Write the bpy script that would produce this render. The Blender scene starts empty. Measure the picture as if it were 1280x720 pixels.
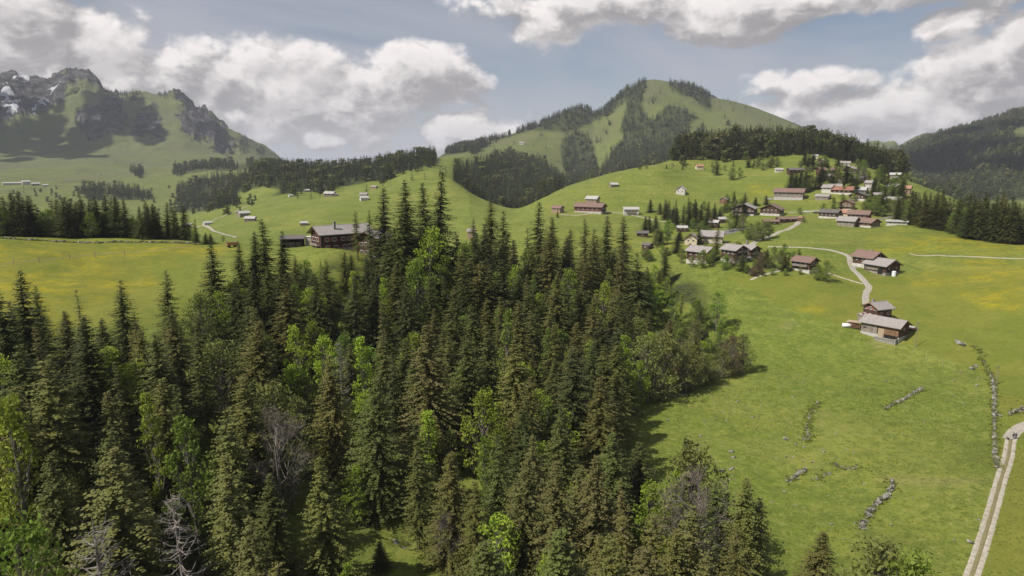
import bpy, math, random
import numpy as np
from mathutils import Vector, Matrix
SUN_STRENGTH = 5.0
SKY_STRENGTH = .064
EXPOSURE = 0.2
HAZE = 0.000058

# ---------------------------------------------------------------- camera maths (pixels of the 1280x720 photo)
F = 853.0
PITCH = math.radians(10.3)
CP, SP = math.cos(PITCH), math.sin(PITCH)
SUN_EL = math.radians(50)
SUN_AZ = math.radians(-118)          # compass-like: 0 = straight ahead, negative = left
scene = bpy.context.scene
COL = scene.collection
rng = np.random.default_rng(7)
random.seed(7)

def ray(px, py):
    x = (np.asarray(px, float) - 640) / F
    y = -(np.asarray(py, float) - 360) / F
    dx = x
    dy = CP + y * SP
    dz = -SP + y * CP
    return dx, dy, dz

def az_slope(px, py):
    dx, dy, dz = ray(px, py)
    return np.arctan2(dx, dy), dz / np.hypot(dx, dy)

def project(x, y, z):
    d = y * CP - z * SP
    d = np.where(np.abs(d) < 1e-6, 1e-6, d)
    px = 640 + F * x / d
    py = 360 - F * (y * SP + z * CP) / d
    return px, py, d

def az_from_cx(cx):
    return math.atan((cx - 640) / F * 0.9839)

# ---------------------------------------------------------------- noise
def vnoise(x, y, seed=0):
    xi = np.floor(x).astype(np.int64); yi = np.floor(y).astype(np.int64)
    fx = x - xi; fy = y - yi
    fx = fx * fx * fx * (fx * (fx * 6 - 15) + 10); fy = fy * fy * fy * (fy * (fy * 6 - 15) + 10)
    def h(a, b):
        n = (a * 374761393 + b * 668265263 + seed * 974634777) & 0xFFFFFFFF
        n = ((n ^ (n >> 13)) * 1274126177) & 0xFFFFFFFF
        return ((n ^ (n >> 16)) & 0xFFFF) / 65535.0
    a = h(xi, yi); b = h(xi + 1, yi); c = h(xi, yi + 1); d = h(xi + 1, yi + 1)
    return (a + (b - a) * fx) * (1 - fy) + (c + (d - c) * fx) * fy

def fbm(x, y, octv=4, seed=0, gain=0.5):
    s = np.zeros_like(x); a = 1.0; t = 0
    for i in range(octv):
        s += a * vnoise(x * 2 ** i + 17.3 * i, y * 2 ** i - 9.1 * i, seed + i); t += a; a *= gain
    return s / t

def ridged(x, y, octv=4, seed=0):
    s = np.zeros_like(x); a = 1.0; t = 0
    for i in range(octv):
        s += a * (1 - np.abs(2 * vnoise(x * 2 ** i, y * 2 ** i, seed + i) - 1)); t += a; a *= 0.55
    return s / t

def pchip_slopes(x, y):
    h = np.diff(x, axis=0); d = np.diff(y, axis=0) / h
    m = np.zeros_like(y)
    w1 = 2 * h[1:] + h[:-1]; w2 = h[1:] + 2 * h[:-1]
    ok = d[1:] * d[:-1] > 0
    with np.errstate(divide='ignore', invalid='ignore'):
        mm = (w1 + w2) / (w1 / d[:-1] + w2 / d[1:])
    m[1:-1] = np.where(ok, mm, 0)
    m[0] = d[0]; m[-1] = d[-1]
    return m

def pchip1(x, y, q):
    x = np.asarray(x, float); y = np.asarray(y, float)
    m = pchip_slopes(x, y)
    q = np.clip(q, x[0], x[-1])
    i = np.clip(np.searchsorted(x, q) - 1, 0, len(x) - 2)
    h = x[i + 1] - x[i]; t = (q - x[i]) / h
    return ((2 * t**3 - 3 * t**2 + 1) * y[i] + (t**3 - 2 * t**2 + t) * h * m[i]
            + (-2 * t**3 + 3 * t**2) * y[i + 1] + (t**3 - t**2) * h * m[i + 1])

# ---------------------------------------------------------------- terrain: loft through feature lines
# each entry: (px, distance, 'y' image row of the ground there | 'z' height relative to the camera, value)
LINES = [
 [(-300,2,'z',-78),(1600,2,'z',-78)],
 [(-300,30,'z',-77),(1600,30,'z',-78)],
 [(-300,110,'z',-69),(0,110,'z',-71),(300,110,'z',-73),(640,110,'z',-76),(1000,110,'z',-76),(1600,115,'z',-74)],
 [(-300,165,'z',-55),(0,165,'z',-56),(150,165,'z',-57),(300,165,'z',-60),(440,165,'z',-66),(640,165,'z',-72),(800,165,'z',-76),(1000,165,'z',-76),(1280,170,'z',-73),(1600,170,'z',-72)],
 [(-300,215,'z',-44),(0,215,'z',-45),(150,215,'z',-45),(300,215,'z',-46),(410,215,'z',-50),(500,215,'z',-57),(640,215,'z',-67),(800,215,'z',-75),(1000,215,'z',-75),(1280,215,'z',-72),(1600,215,'z',-70)],
 [(-300,265,'z',-38),(0,265,'z',-38),(150,265,'z',-38),(300,262,'z',-34.5),(410,260,'z',-31),(480,265,'z',-36),(560,265,'z',-45),(640,265,'z',-57),(750,265,'z',-68),(850,265,'z',-72),(1000,265,'z',-71),(1103,265,'z',-70),(1280,270,'z',-69),(1600,270,'z',-66)],
 [(-300,335,'y',290),(0,330,'y',294),(120,325,'y',300),(240,310,'y',304),(300,300,'y',305.5),(410,288,'y',303),(480,292,'y',311),(560,310,'z',-46),(640,320,'z',-54),(700,325,'z',-60),(800,328,'z',-58),(850,330,'y',345),(900,335,'y',337),(1000,335,'y',343),(1100,350,'y',346),(1200,350,'y',350),(1280,350,'y',352),(1600,350,'y',352)],
 [(-300,430,'z',-75),(0,430,'z',-75),(240,430,'z',-75),(300,430,'z',-70),(410,430,'z',-70),(500,430,'z',-62),(560,420,'z',-55),(640,450,'y',290),(700,450,'y',285),(800,440,'y',293),(900,430,'y',297),(1000,440,'y',291),(1100,455,'y',291),(1130,460,'y',288),(1280,450,'y',303),(1600,450,'y',303)],
 [(-300,600,'z',-110),(150,600,'z',-110),(220,600,'z',-90),(240,620,'y',300),(300,620,'y',298),(410,600,'y',296),(500,600,'y',292),(560,580,'y',288),(640,560,'y',280),(700,560,'y',268),(800,560,'y',271),(900,560,'y',266),(1000,560,'y',266),(1100,560,'y',262),(1150,560,'y',262),(1200,560,'z',-50),(1280,560,'z',-66),(1600,560,'z',-70)],
 [(-300,900,'z',-120),(150,900,'z',-115),(220,900,'y',298),(240,850,'y',287),(300,850,'y',272),(350,850,'y',262),(410,850,'y',252),(500,850,'y',238),(560,850,'y',232),(600,800,'y',250),(640,760,'y',262),(680,720,'y',249),(700,720,'y',241),(760,740,'y',221),(830,780,'y',206),(900,800,'y',206),(950,800,'y',203),(1000,780,'y',199),(1030,770,'y',200),(1060,760,'y',205),(1120,740,'y',222),(1170,720,'y',240),(1200,720,'y',252),(1280,700,'z',-80),(1600,700,'z',-90)],
 [(-300,1150,'z',-110),(150,1150,'z',-105),(220,1100,'y',278),(240,1050,'y',274),(300,1050,'y',258),(360,1050,'y',246),(410,1050,'y',240),(470,1050,'y',229),(540,1050,'y',211),(560,1050,'y',214),(600,1050,'y',246),(640,1050,'y',262),(700,1000,'y',237),(760,1000,'y',218),(830,1000,'y',203),(860,1000,'y',191),(900,1000,'y',186),(1000,1000,'y',187),(1040,1000,'y',195),(1060,1000,'y',201),(1120,1000,'y',225),(1170,1000,'z',-60),(1280,1000,'z',-110),(1600,1000,'z',-120)],
 [(-300,1600,'y',264),(100,1600,'y',264),(200,1600,'y',264),(240,1600,'y',262),(300,1500,'y',236),(340,1450,'y',213),(400,1400,'y',215),(450,1400,'y',212),(500,1400,'y',203),(540,1400,'y',199),(560,1400,'y',198),(600,1500,'y',208),(640,1500,'y',213),(700,1500,'y',235),(750,1500,'y',228),(830,1500,'y',212),(900,1500,'y',213),(1060,1500,'y',213),(1120,1600,'y',232),(1170,1600,'y',240),(1280,1500,'z',-120),(1600,1500,'z',-120)],
 [(-300,2200,'y',230),(100,2200,'y',229),(200,2200,'y',224),(240,2200,'y',219),(300,2200,'y',210),(340,2200,'y',209),(400,2200,'y',225),(450,2200,'y',225),(500,2200,'y',215),(540,2200,'y',205),(560,2150,'y',196),(600,2200,'y',190),(640,2200,'y',192),(680,2200,'y',198),(700,2200,'y',205),(725,2200,'y',213),(750,2200,'y',200),(830,2200,'y',184),(900,2200,'y',182),(1000,2200,'y',184),(1060,2200,'y',198),(1120,2300,'y',216),(1170,2200,'y',225),(1230,2200,'y',214),(1280,2200,'y',205),(1600,2200,'y',190)],
 [(-300,3200,'y',200),(0,3200,'y',199),(100,3200,'y',196),(200,3200,'y',195),(300,3200,'y',196),(340,3200,'y',203),(400,3200,'y',235),(500,3000,'y',215),(540,2900,'y',201),(560,2800,'y',190),(580,2800,'y',184),(600,2700,'y',179),(640,2650,'y',168),(665,2650,'y',159),(690,2700,'y',149),(710,2700,'y',142),(728,2750,'y',137),(745,2750,'y',143),(762,2850,'y',133),(780,2900,'y',117),(800,2950,'y',105),(815,3000,'y',101),(840,3000,'y',104),(870,3000,'y',112),(888,3000,'y',121),(930,3000,'y',131),(965,3000,'y',143),(1000,2950,'y',156),(1020,2900,'y',163),(1045,2850,'y',177),(1060,2850,'y',184),(1080,3300,'y',194),(1110,3600,'y',196),(1150,3000,'y',193),(1200,2900,'y',182),(1280,2900,'y',172),(1600,2900,'y',150)],
 [(-300,4600,'y',100),(-100,4600,'y',108),(0,4700,'y',103),(20,4700,'y',100),(35,4700,'y',104),(60,4650,'y',109),(75,4600,'y',102),(90,4600,'y',97),(102,4600,'y',97),(115,4600,'y',101),(125,4500,'y',109),(132,4500,'y',118),(155,4500,'y',123),(170,4450,'y',121),(190,4400,'y',122),(215,4400,'y',121),(228,4400,'y',125),(240,4400,'y',137),(250,4400,'y',145),(262,4400,'y',147),(275,4400,'y',160),(285,4400,'y',166),(300,4400,'y',171),(310,4400,'y',177),(330,4400,'y',187),(340,4500,'y',194),(365,4600,'y',215),(400,4600,'y',232),(500,4600,'y',232),(700,4600,'y',230),(1000,4600,'y',200),(1040,4600,'y',188),(1070,5000,'y',185),(1095,5200,'y',182),(1112,5200,'y',180.5),(1130,5000,'y',182),(1150,4200,'y',176),(1170,4000,'y',171),(1200,3900,'y',163),(1230,3900,'y',155),(1250,3900,'y',149),(1262,3900,'y',143),(1280,3900,'y',140),(1340,3900,'y',130),(1600,3900,'y',118)],
 [(-300,7000,'z',-80),(1600,7000,'z',-80)],
 [(-300,13000,'z',-300),(1600,13000,'z',-300)],
]
def solve_az(px, D, z):
    az = 0.0
    for _ in range(60):
        d = D * math.cos(az) * CP - z * SP
        s = (px - 640) / F * d / D
        az = .5 * az + .5 * math.asin(max(-.97, min(.97, s)))
    return az
AZF = np.radians(np.linspace(-44, 44, 861))
AZL = np.radians(-180 + (136) * np.linspace(0, 1, 36, endpoint=False))
AZR = np.radians(44 + (136) * np.linspace(0, 1, 37)[1:])
AZ = np.concatenate([AZL, AZF, AZR])
DR = np.concatenate([np.geomspace(2, 80, 24, endpoint=False), np.geomspace(80, 1200, 480, endpoint=False),
                     np.geomspace(1200, 5600, 300, endpoint=False), np.geomspace(5600, 13000, 20)])
LD = np.log(DR)
def build_height():
    K = len(LINES); NA = len(AZ)
    lk = np.zeros((K, NA)); zk = np.zeros((K, NA))
    for k, line in enumerate(LINES):
        a, l, z = [], [], []
        for (px, D, kind, v) in line:
            if kind == 'y':
                aa, s = az_slope(px, v); aa = float(aa); zz = float(s) * D
            else:
                zz = v; aa = solve_az(px, D, v)
            a.append(aa); l.append(math.log(D)); z.append(zz)
        lk[k] = pchip1(a, l, AZ); zk[k] = pchip1(a, z, AZ)
    m = pchip_slopes(lk, zk)
    Z = np.zeros((len(DR), NA))
    q = LD[:, None]
    for k in range(K - 1):
        h = lk[k + 1] - lk[k]
        t = (q - lk[k]) / h
        inside = (t >= 0) & (t <= 1) if k else (t <= 1)
        t = np.clip(t, 0, 1)
        v = ((2*t**3 - 3*t**2 + 1) * zk[k] + (t**3 - 2*t**2 + t) * h * m[k]
             + (-2*t**3 + 3*t**2) * zk[k + 1] + (t**3 - t**2) * h * m[k + 1])
        Z = np.where(inside, v, Z)
    return Z
Z0 = build_height()
GX = DR[:, None] * np.sin(AZ)[None, :]
GY = DR[:, None] * np.cos(AZ)[None, :]
GD = np.broadcast_to(DR[:, None], Z0.shape)
PX, PY, _dep = project(GX, GY, Z0)
FRONT = _dep > 1

def polysd(poly, x, y):
    """signed distance (pixels) to a polygon, positive inside; evaluated inside the bounding box only"""
    poly = np.array(poly, float)
    out = np.full(x.shape, -99.0)
    lo = poly.min(0) - 12; hi = poly.max(0) + 12
    sel = (x > lo[0]) & (x < hi[0]) & (y > lo[1]) & (y < hi[1])
    xs, ys = x[sel], y[sel]
    if xs.size == 0: return out
    inside = np.zeros(xs.shape, bool); dmin = np.full(xs.shape, 1e9)
    n = len(poly)
    for i in range(n):
        x1, y1 = poly[i]; x2, y2 = poly[(i + 1) % n]
        c = ((y1 > ys) != (y2 > ys))
        with np.errstate(divide='ignore', invalid='ignore'):
            xi = (x2 - x1) * (ys - y1) / (y2 - y1 if y2 != y1 else 1e-9) + x1
        inside ^= c & (xs < xi)
        ex, ey = x2 - x1, y2 - y1; L = ex * ex + ey * ey + 1e-9
        t = np.clip(((xs - x1) * ex + (ys - y1) * ey) / L, 0, 1)
        dmin = np.minimum(dmin, np.hypot(xs - x1 - t * ex, ys - y1 - t * ey))
    out[sel] = np.where(inside, dmin, -dmin)
    return out
def mask(polys, x, y, soft=4.0, wob=None, ok=None):
    m = np.full(x.shape, -99.0)
    for p in polys: m = np.maximum(m, polysd(p, x, y))
    if wob is not None: m = m + wob
    m = np.clip(m / soft + 0.5, 0, 1)
    return m if ok is None else m * ok

ROCK_POLY = [
 [(-120,90),(0,96),(40,96),(62,104),(78,97),(95,90),(118,96),(132,112),(120,112),(100,108),(86,118),(76,130),(60,134),(48,142),(20,150),(-120,150)],
 [(98,140),(108,130),(124,135),(132,128),(146,128),(152,138),(158,155),(150,160),(134,158),(130,168),(112,172),(100,158)],
 [(168,150),(178,140),(192,138),(204,152),(206,166),(196,168),(182,166),(170,160)],
 [(228,150),(236,142),(248,142),(262,143),(276,158),(284,168),(290,182),(286,192),(274,186),(260,172),(244,172),(230,160)],
 [(215,115),(232,122),(244,136),(262,143),(255,150),(240,142),(226,132)],
 [(880,118),(892,124),(888,128),(878,124)],
]
SNOW_POLY = [
 [(0,115),(10,112),(18,118),(12,130),(2,134)],[(30,112),(36,112),(26,124),(20,128)],[(72,115),(76,118),(62,132),(46,142),(40,140),(56,128)],[(4,136),(20,132),(26,140),(10,144)],[(20,140),(30,144),(22,146)],
 [(14,100),(34,103),(28,106),(14,104)],[(-60,110),(-20,112),(-30,140),(-60,130)],
]
far = GD > 3000
w1 = (fbm(GX / 90, GY / 90, 5, 3) - 0.5) * 20 + (ridged(GX / 45, GY / 45, 4, 13) - 0.6) * 14
M_ROCK = mask(ROCK_POLY, PX, PY, 4, w1, far & FRONT)
M_SNOW = mask(SNOW_POLY, PX, PY, 2.5, (fbm(GX / 28, GY / 28, 5, 9) - 0.5) * 22 - 1, far & FRONT)
mt = np.clip((GD - 1500) / 2500, 0, 1)
NZ = ((fbm(GX / 48, GY / 48, 3, 1) - 0.5) * 3.4 + (fbm(GX / 15, GY / 15, 3, 2) - 0.5) * .9) * np.clip((GD - 60) / 200, 0, 1)
NZ += (fbm(GX / 9, GY / 9, 3, 21) - 0.5) * 0.5 * np.clip((600 - GD) / 300, 0, 1)
NZ += (fbm(GX / 420, GY / 420, 5, 5) - 0.5) * 55 * mt
NZ += (ridged(GX / 330, GY / 330, 6, 31) - 0.6) * 95 * mt * (0.25 + 0.75 * np.clip((GD - 3200) / 900, 0, 1))
NZ += (ridged(GX / 130, GY / 130, 6, 11) - 0.52) * 120 * M_ROCK
Z = Z0 + NZ
# the silhouette ridges keep the photographed outline: pull noise back near crests of the middle mountain
crest = np.exp(-((PX - 820) / 260) ** 2) * np.clip(1 - np.abs(GD - 3000) / 700, 0, 1)
Z -= NZ * 0.7 * crest
PX, PY, _dep = project(GX, GY, Z)
SL = Z / GD

def _cell(x, y):
    D = np.hypot(x, y); a = np.arctan2(x, y)
    j = np.clip(np.searchsorted(AZ, a) - 1, 0, len(AZ) - 2)
    i = np.clip(np.searchsorted(DR, D) - 1, 0, len(DR) - 2)
    u = np.clip((a - AZ[j]) / (AZ[j + 1] - AZ[j]), 0, 1); v = np.clip((D - DR[i]) / (DR[i + 1] - DR[i]), 0, 1)
    return i, j, u, v
def ground(x, y):
    i, j, u, v = _cell(np.asarray(x, float), np.asarray(y, float))
    r = (Z[i, j] * (1 - u) + Z[i, j + 1] * u) * (1 - v) + (Z[i + 1, j] * (1 - u) + Z[i + 1, j + 1] * u) * v
    return r if np.ndim(r) else float(r)
SMAX = np.maximum.accumulate(SL, axis=0)
def at(px, py, dmin=60):
    """first point of the ground seen through a pixel of the photograph"""
    a, s = az_slope(px, py); a = float(a); s = float(s)
    j = int(np.clip(np.searchsorted(AZ, a) - 1, 0, len(AZ) - 2)); u = (a - AZ[j]) / (AZ[j + 1] - AZ[j])
    col = SL[:, j] * (1 - u) + SL[:, j + 1] * u
    i0 = int(np.searchsorted(DR, dmin))
    idx = np.nonzero(col[i0:] >= s)[0]
    if len(idx) == 0:
        k = int(np.argmax(col)); D = DR[k]
    else:
        k = i0 + int(idx[0])
        if k == 0: D = DR[0]
        else:
            f = (s - col[k - 1]) / (col[k] - col[k - 1] + 1e-12); D = DR[k - 1] + np.clip(f, 0, 1) * (DR[k] - DR[k - 1])
    x, y = D * math.sin(a), D * math.cos(a)
    return Vector((x, y, ground(x, y)))
def in_front(cx, D):
    a = az_from_cx(cx); x, y = D * math.sin(a), D * math.cos(a)
    return Vector((x, y, ground(x, y)))
def depth_of(p):
    return p[1] * CP - p[2] * SP
# terrain distance seen at each pixel of a small buffer (for choosing which trees show)
BW, BH = 640, 360
def depth_buffer():
    px = (np.arange(BW) + .5) * 1280 / BW; py = (np.arange(BH) + .5) * 720 / BH
    out = np.full((BH, BW), 1e9)
    for r in range(BH):
        a, s = az_slope(px, py[r])
        j = np.clip(np.searchsorted(AZ, a) - 1, 0, len(AZ) - 2)
        col = SMAX[:, j]
        hit = col >= s[None, :]
        k = hit.argmax(0)
        out[r] = np.where(hit.any(0), DR[k], 1e9)
    return out

# ---------------------------------------------------------------- helpers for objects
def tag(o, label=None, cat=None, group=None, kind=None):
    if label: o['label'] = label
    if cat: o['category'] = cat
    if group: o['group'] = group
    if kind: o['kind'] = kind
    return o
def empty(name, loc, rz=0.0, sc=None):
    o = bpy.data.objects.new(name, None); COL.objects.link(o)
    o.location = loc; o.rotation_euler = (0, 0, rz); o.empty_display_size = 0.5
    if sc: o.scale = sc
    return o
class MB:
    def __init__(self): self.v = []; self.f = []; self.smooth = False
    def add(self, vs, fs):
        n = len(self.v); self.v += [tuple(p) for p in vs]; self.f += [tuple(i + n for i in q) for q in fs]
    def box(self, x0, x1, y0, y1, z0, z1):
        self.add([(x0,y0,z0),(x1,y0,z0),(x1,y1,z0),(x0,y1,z0),(x0,y0,z1),(x1,y0,z1),(x1,y1,z1),(x0,y1,z1)],
                 [(0,3,2,1),(4,5,6,7),(0,1,5,4),(1,2,6,5),(2,3,7,6),(3,0,4,7)])
    def tube(self, pts, rad, n=6, cap=True):
        pts = [Vector(p) for p in pts]
        if not hasattr(rad, '__len__'): rad = [rad] * len(pts)
        vs = []
        for i, p in enumerate(pts):
            d = (pts[min(i + 1, len(pts) - 1)] - pts[max(i - 1, 0)]).normalized()
            a = d.orthogonal().normalized() if abs(d.z) < .9 else Vector((1, 0, 0)).cross(d).normalized()
            b = d.cross(a)
            for k in range(n):
                t = 2 * math.pi * k / n
                vs.append(p + (a * math.cos(t) + b * math.sin(t)) * rad[i])
        fs = []
        for i in range(len(pts) - 1):
            for k in range(n):
                fs.append((i*n + k, i*n + (k+1) % n, (i+1)*n + (k+1) % n, (i+1)*n + k))
        if cap: fs += [tuple(reversed(range(n))), tuple(range((len(pts)-1)*n, len(pts)*n))]
        self.add(vs, fs)
    def mesh(self, name, mat):
        me = bpy.data.meshes.new(name); me.from_pydata(self.v, [], self.f); me.materials.append(mat)
        if self.smooth: me.polygons.foreach_set('use_smooth', [True] * len(me.polygons))
        me.update(); return me
    def build(self, name, mat, parent=None):
        o = bpy.data.objects.new(name, self.mesh(name, mat)); COL.objects.link(o)
        if parent: o.parent = parent
        return o
def np_mesh(name, v, f, mat, smooth=False):
    me = bpy.data.meshes.new(name)
    v = np.asarray(v, np.float32); f = np.asarray(f, np.int32)
    me.vertices.add(len(v)); me.vertices.foreach_set('co', v.ravel())
    me.loops.add(f.size); me.loops.foreach_set('vertex_index', f.ravel())
    me.polygons.add(len(f)); me.polygons.foreach_set('loop_start', np.arange(0, f.size, f.shape[1], dtype=np.int32))
    if smooth: me.polygons.foreach_set('use_smooth', np.ones(len(f), bool))
    me.materials.append(mat); me.update(calc_edges=True); me.validate(); return me

# ---------------------------------------------------------------- materials
class NT:
    def __init__(self, nt): self.nt = nt
    def n(self, t, **kw):
        nd = self.nt.nodes.new(t)
        ins = kw.pop('ins', {})
        for k, v in kw.items(): setattr(nd, k, v)
        for k, v in ins.items():
            s = nd.inputs[k]
            if hasattr(v, 'is_output') or isinstance(v, bpy.types.NodeSocket): self.nt.links.new(v, s)
            else: s.default_value = v
        return nd
    def math(self, op, a, b=0.0, c=0.0, clamp=False):
        nd = self.nt.nodes.new('ShaderNodeMath'); nd.operation = op; nd.use_clamp = clamp
        for i, v in enumerate((a, b, c)):
            if isinstance(v, bpy.types.NodeSocket): self.nt.links.new(v, nd.inputs[i])
            else: nd.inputs[i].default_value = v
        return nd.outputs[0]
    def mix(self, fac, a, b, mode='MIX'):
        nd = self.nt.nodes.new('ShaderNodeMix'); nd.data_type = 'RGBA'; nd.blend_type = mode
        for i, v in ((0, fac), (6, a), (7, b)):
            s = nd.inputs[i]
            if isinstance(v, bpy.types.NodeSocket): self.nt.links.new(v, s)
            elif i == 0: s.default_value = v
            else: s.default_value = (*v, 1) if len(v) == 3 else v
        return nd.outputs[2]
    def noise(self, scale, detail=4, rough=.55, vec=None, dist=0.0):
        nd = self.nt.nodes.new('ShaderNodeTexNoise'); nd.inputs['Scale'].default_value = scale
        nd.inputs['Detail'].default_value = detail; nd.inputs['Roughness'].default_value = rough; nd.inputs['Distortion'].default_value = dist
        if vec is not None: self.nt.links.new(vec, nd.inputs['Vector'])
        return nd.outputs[0]
    def ramp(self, fac, lo, hi):
        nd = self.nt.nodes.new('ShaderNodeMapRange'); nd.interpolation_type = 'SMOOTHSTEP'
        nd.inputs['From Min'].default_value = lo; nd.inputs['From Max'].default_value = hi
        self.nt.links.new(fac, nd.inputs['Value']); return nd.outputs[0]
def new_mat(name):
    m = bpy.data.materials.new(name); m.use_nodes = True
    nt = m.node_tree; nt.nodes.clear()
    out = nt.nodes.new('ShaderNodeOutputMaterial'); b = nt.nodes.new('ShaderNodeBsdfPrincipled')
    nt.links.new(b.outputs[0], out.inputs[0])
    b.inputs['Specular IOR Level'].default_value = 0.25
    return m, NT(nt), b, out
def simple(name, c1, c2=None, scale=1.0, rough=.8, detail=5, stretch=None, bump=0.0, lo=.35, hi=.65, metallic=0.0):
    m, N, b, out = new_mat(name)
    b.inputs['Roughness'].default_value = rough; b.inputs['Metallic'].default_value = metallic
    if c2 is None: c2 = tuple(x * .75 for x in c1)
    tc = N.n('ShaderNodeTexCoord').outputs['Object']
    if stretch: tc = N.n('ShaderNodeMapping', ins={'Vector': tc, 'Scale': stretch}).outputs[0]
    nz = N.noise(scale, detail, .6, tc)
    N.nt.links.new(N.mix(N.ramp(nz, lo, hi), c1, c2), b.inputs['Base Color'])
    if bump:
        bp = N.n('ShaderNodeBump', ins={'Height': nz, 'Distance': bump, 'Strength': .6}); N.nt.links.new(bp.outputs[0], b.inputs['Normal'])
    return m
def foliage(name, tones, use_color=False, trans=.25, var=.35):
    """leaf material; tones are picked by the per-object random value (or by the object's own colour)"""
    m, N, b, out = new_mat(name)
    b.inputs['Roughness'].default_value = .65; b.inputs['Specular IOR Level'].default_value = .2
    oi = N.n('ShaderNodeObjectInfo')
    if use_color: col = oi.outputs['Color']
    else:
        r = N.n('ShaderNodeValToRGB', ins={'Fac': oi.outputs['Random']})
        cr = r.color_ramp
        for i, t in enumerate(tones):
            p = i / max(1, len(tones) - 1)
            e = cr.elements[i] if i < 2 else cr.elements.new(p)
            e.position = p; e.color = (*t, 1)
        cr.elements[1].position = 1 / max(1, len(tones) - 1)
        col = r.outputs[0]
    geo = N.n('ShaderNodeTexCoord').outputs['Object']
    nz = N.noise(.9, 4, .7, geo)
    col = N.mix(N.math('MULTIPLY', N.ramp(nz, .3, .75), var * 1.1), col, (.135, .125, .032), 'MIX')
    n2 = N.noise(3.5, 3, .7, geo)
    v = N.math('MULTIPLY_ADD', n2, 1.1, .45)
    hsv = N.n('ShaderNodeHueSaturation', ins={'Color': col, 'Value': v, 'Saturation': 1.0, 'Hue': .5, 'Fac': 1.0})
    N.nt.links.new(hsv.outputs[0], b.inputs['Base Color'])
    tr = N.n('ShaderNodeBsdfTranslucent', ins={'Color': hsv.outputs[0]})
    mx = N.n('ShaderNodeMixShader', ins={0: trans, 1: b.outputs[0], 2: tr.outputs[0]})
    N.nt.links.new(mx.outputs[0], out.inputs[0])
    return m
# ---------------------------------------------------------------- region masks for the meadow colours
wob = (fbm(GX / 14, GY / 14, 4, 41) - .5) * 26 * np.clip(GD / 400, .4, 1)
YELLOW = [
 [(-200,296),(120,301),(240,305),(300,307),(250,322),(190,342),(200,356),(140,372),(90,410),(60,430),(-200,440)],
 [(1085,300),(1120,286),(1190,288),(1290,305),(1290,325),(1180,318),(1100,318),(1075,312)],
 [(1160,318),(1290,330),(1400,330),(1400,400),(1290,395),(1220,380),(1150,350)],
 [(985,383),(1000,378),(1030,388),(1022,393)],
 [(940,232),(975,233),(975,243),(930,244)],
 [(1130,345),(1200,362),(1260,382),(1270,390),(1200,372),(1140,356)],
]
OLIVE = [[(905,345),(1080,343),(1290,335),(1400,335),(1400,760),(1215,760),(1245,640),(1248,560),(1246,475),(1190,450),(1140,432),(1060,408),(980,382)],
         [(-200,296),(250,305),(300,400),(-200,440)]]
MY = mask(YELLOW, PX, PY, 10, wob * .5, FRONT & (GD < 900))
MO = mask(OLIVE, PX, PY, 3, wob * .06, FRONT & (GD < 520))
FOREST_PLAN = [(-250,66),(-250,205),(0,205),(100,202),(200,205),(250,212),(300,228),(345,240),(400,243),(470,252),(520,278),(600,302),(700,326),(800,334),(860,336),(898,310),(914,285),(934,262),(924,236),(870,222),(806,212),(785,195),(786,160),(806,140),(900,134),(962,126),(975,100),(955,66)]
def plan_sd(poly, x, y):
    a = np.arctan2(x, y); D = np.hypot(x, y)
    cx = 640 + np.tan(np.clip(a, -1.3, 1.3)) * F / .9839
    return polysd([(p[0], p[1] * 3) for p in poly], cx, D * 3)
CLEARINGS = [(352,126,11),(505,122,9),(545,130,8),(470,150,9),(590,142,8),(400,140,6),(690,205,7),(240,150,7),(640,120,5)]   # cx, distance, radius in metres
def clear_here(x, y):
    for (cx, D, r) in CLEARINGS:
        a = az_from_cx(cx)
        if math.hypot(x - D * math.sin(a), y - D * math.cos(a)) < r: return True
    return False
FARWOOD = [
 [(225,262),(222,240),(250,222),(300,222),(330,204),(345,200),(400,200),(460,203),(520,190),(560,184),(600,177),(612,180),(603,190),(575,198),(566,206),(545,207),(520,214),(470,226),(430,236),(405,240),(360,243),(330,250),(316,238),(296,242),(300,256),(262,264)],
 [(565,262),(566,222),(575,212),(600,203),(640,198),(680,206),(704,222),(705,240),(690,250),(655,262),(600,272)],[(216,218),(225,208),(250,204),(300,206),(318,202),(318,212),(262,214)],
 [(636,170),(665,156),(700,140),(728,132),(745,140),(752,138),(783,111),(810,99),(808,116),(786,122),(766,142),(742,153),(728,160),(707,167),(690,164),(665,163)],
 [(703,176),(720,163),(736,168),(743,185),(746,200),(752,224),(725,226),(705,210),(702,195)],
 [(798,103),(808,103),(803,125),(801,134),(814,150),(820,148),(835,132),(850,133),(862,141),(872,150),(862,156),(864,172),(860,182),(830,190),(800,205),(780,217),(748,228),(760,200),(766,186),(778,177),(781,166),(776,164),(781,140),(785,122)],
 [(745,222),(760,198),(800,195),(850,182),(868,200),(830,212),(800,216),(770,226),(740,236),(704,246),(690,252),(684,240),(706,222)],
 [(834,103),(850,103),(872,110),(888,119),(888,136),(881,134),(866,123),(850,118),(840,112)],
 [(1070,200),(1085,192),(1110,190),(1130,184),(1150,174),(1170,169),(1200,161),(1230,153),(1250,147),(1262,141),(1290,136),(1345,125),(1345,250),(1180,250),(1130,235),(1090,215)]]
FARHOLE = [[(1218,163),(1232,158),(1246,158),(1250,163),(1232,170),(1220,172)],[(1262,166),(1275,158),(1290,160),(1290,172),(1268,174)],[(1072,184),(1106,182),(1110,192),(1088,196),(1070,194)],[(300,240),(330,232),(350,238),(330,250),(300,256)],[(550,196),(585,190),(596,197),(572,212),(548,208)]]
wfar = (fbm(GX / 60, GY / 60, 3, 77) - .5) * 8
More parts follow.
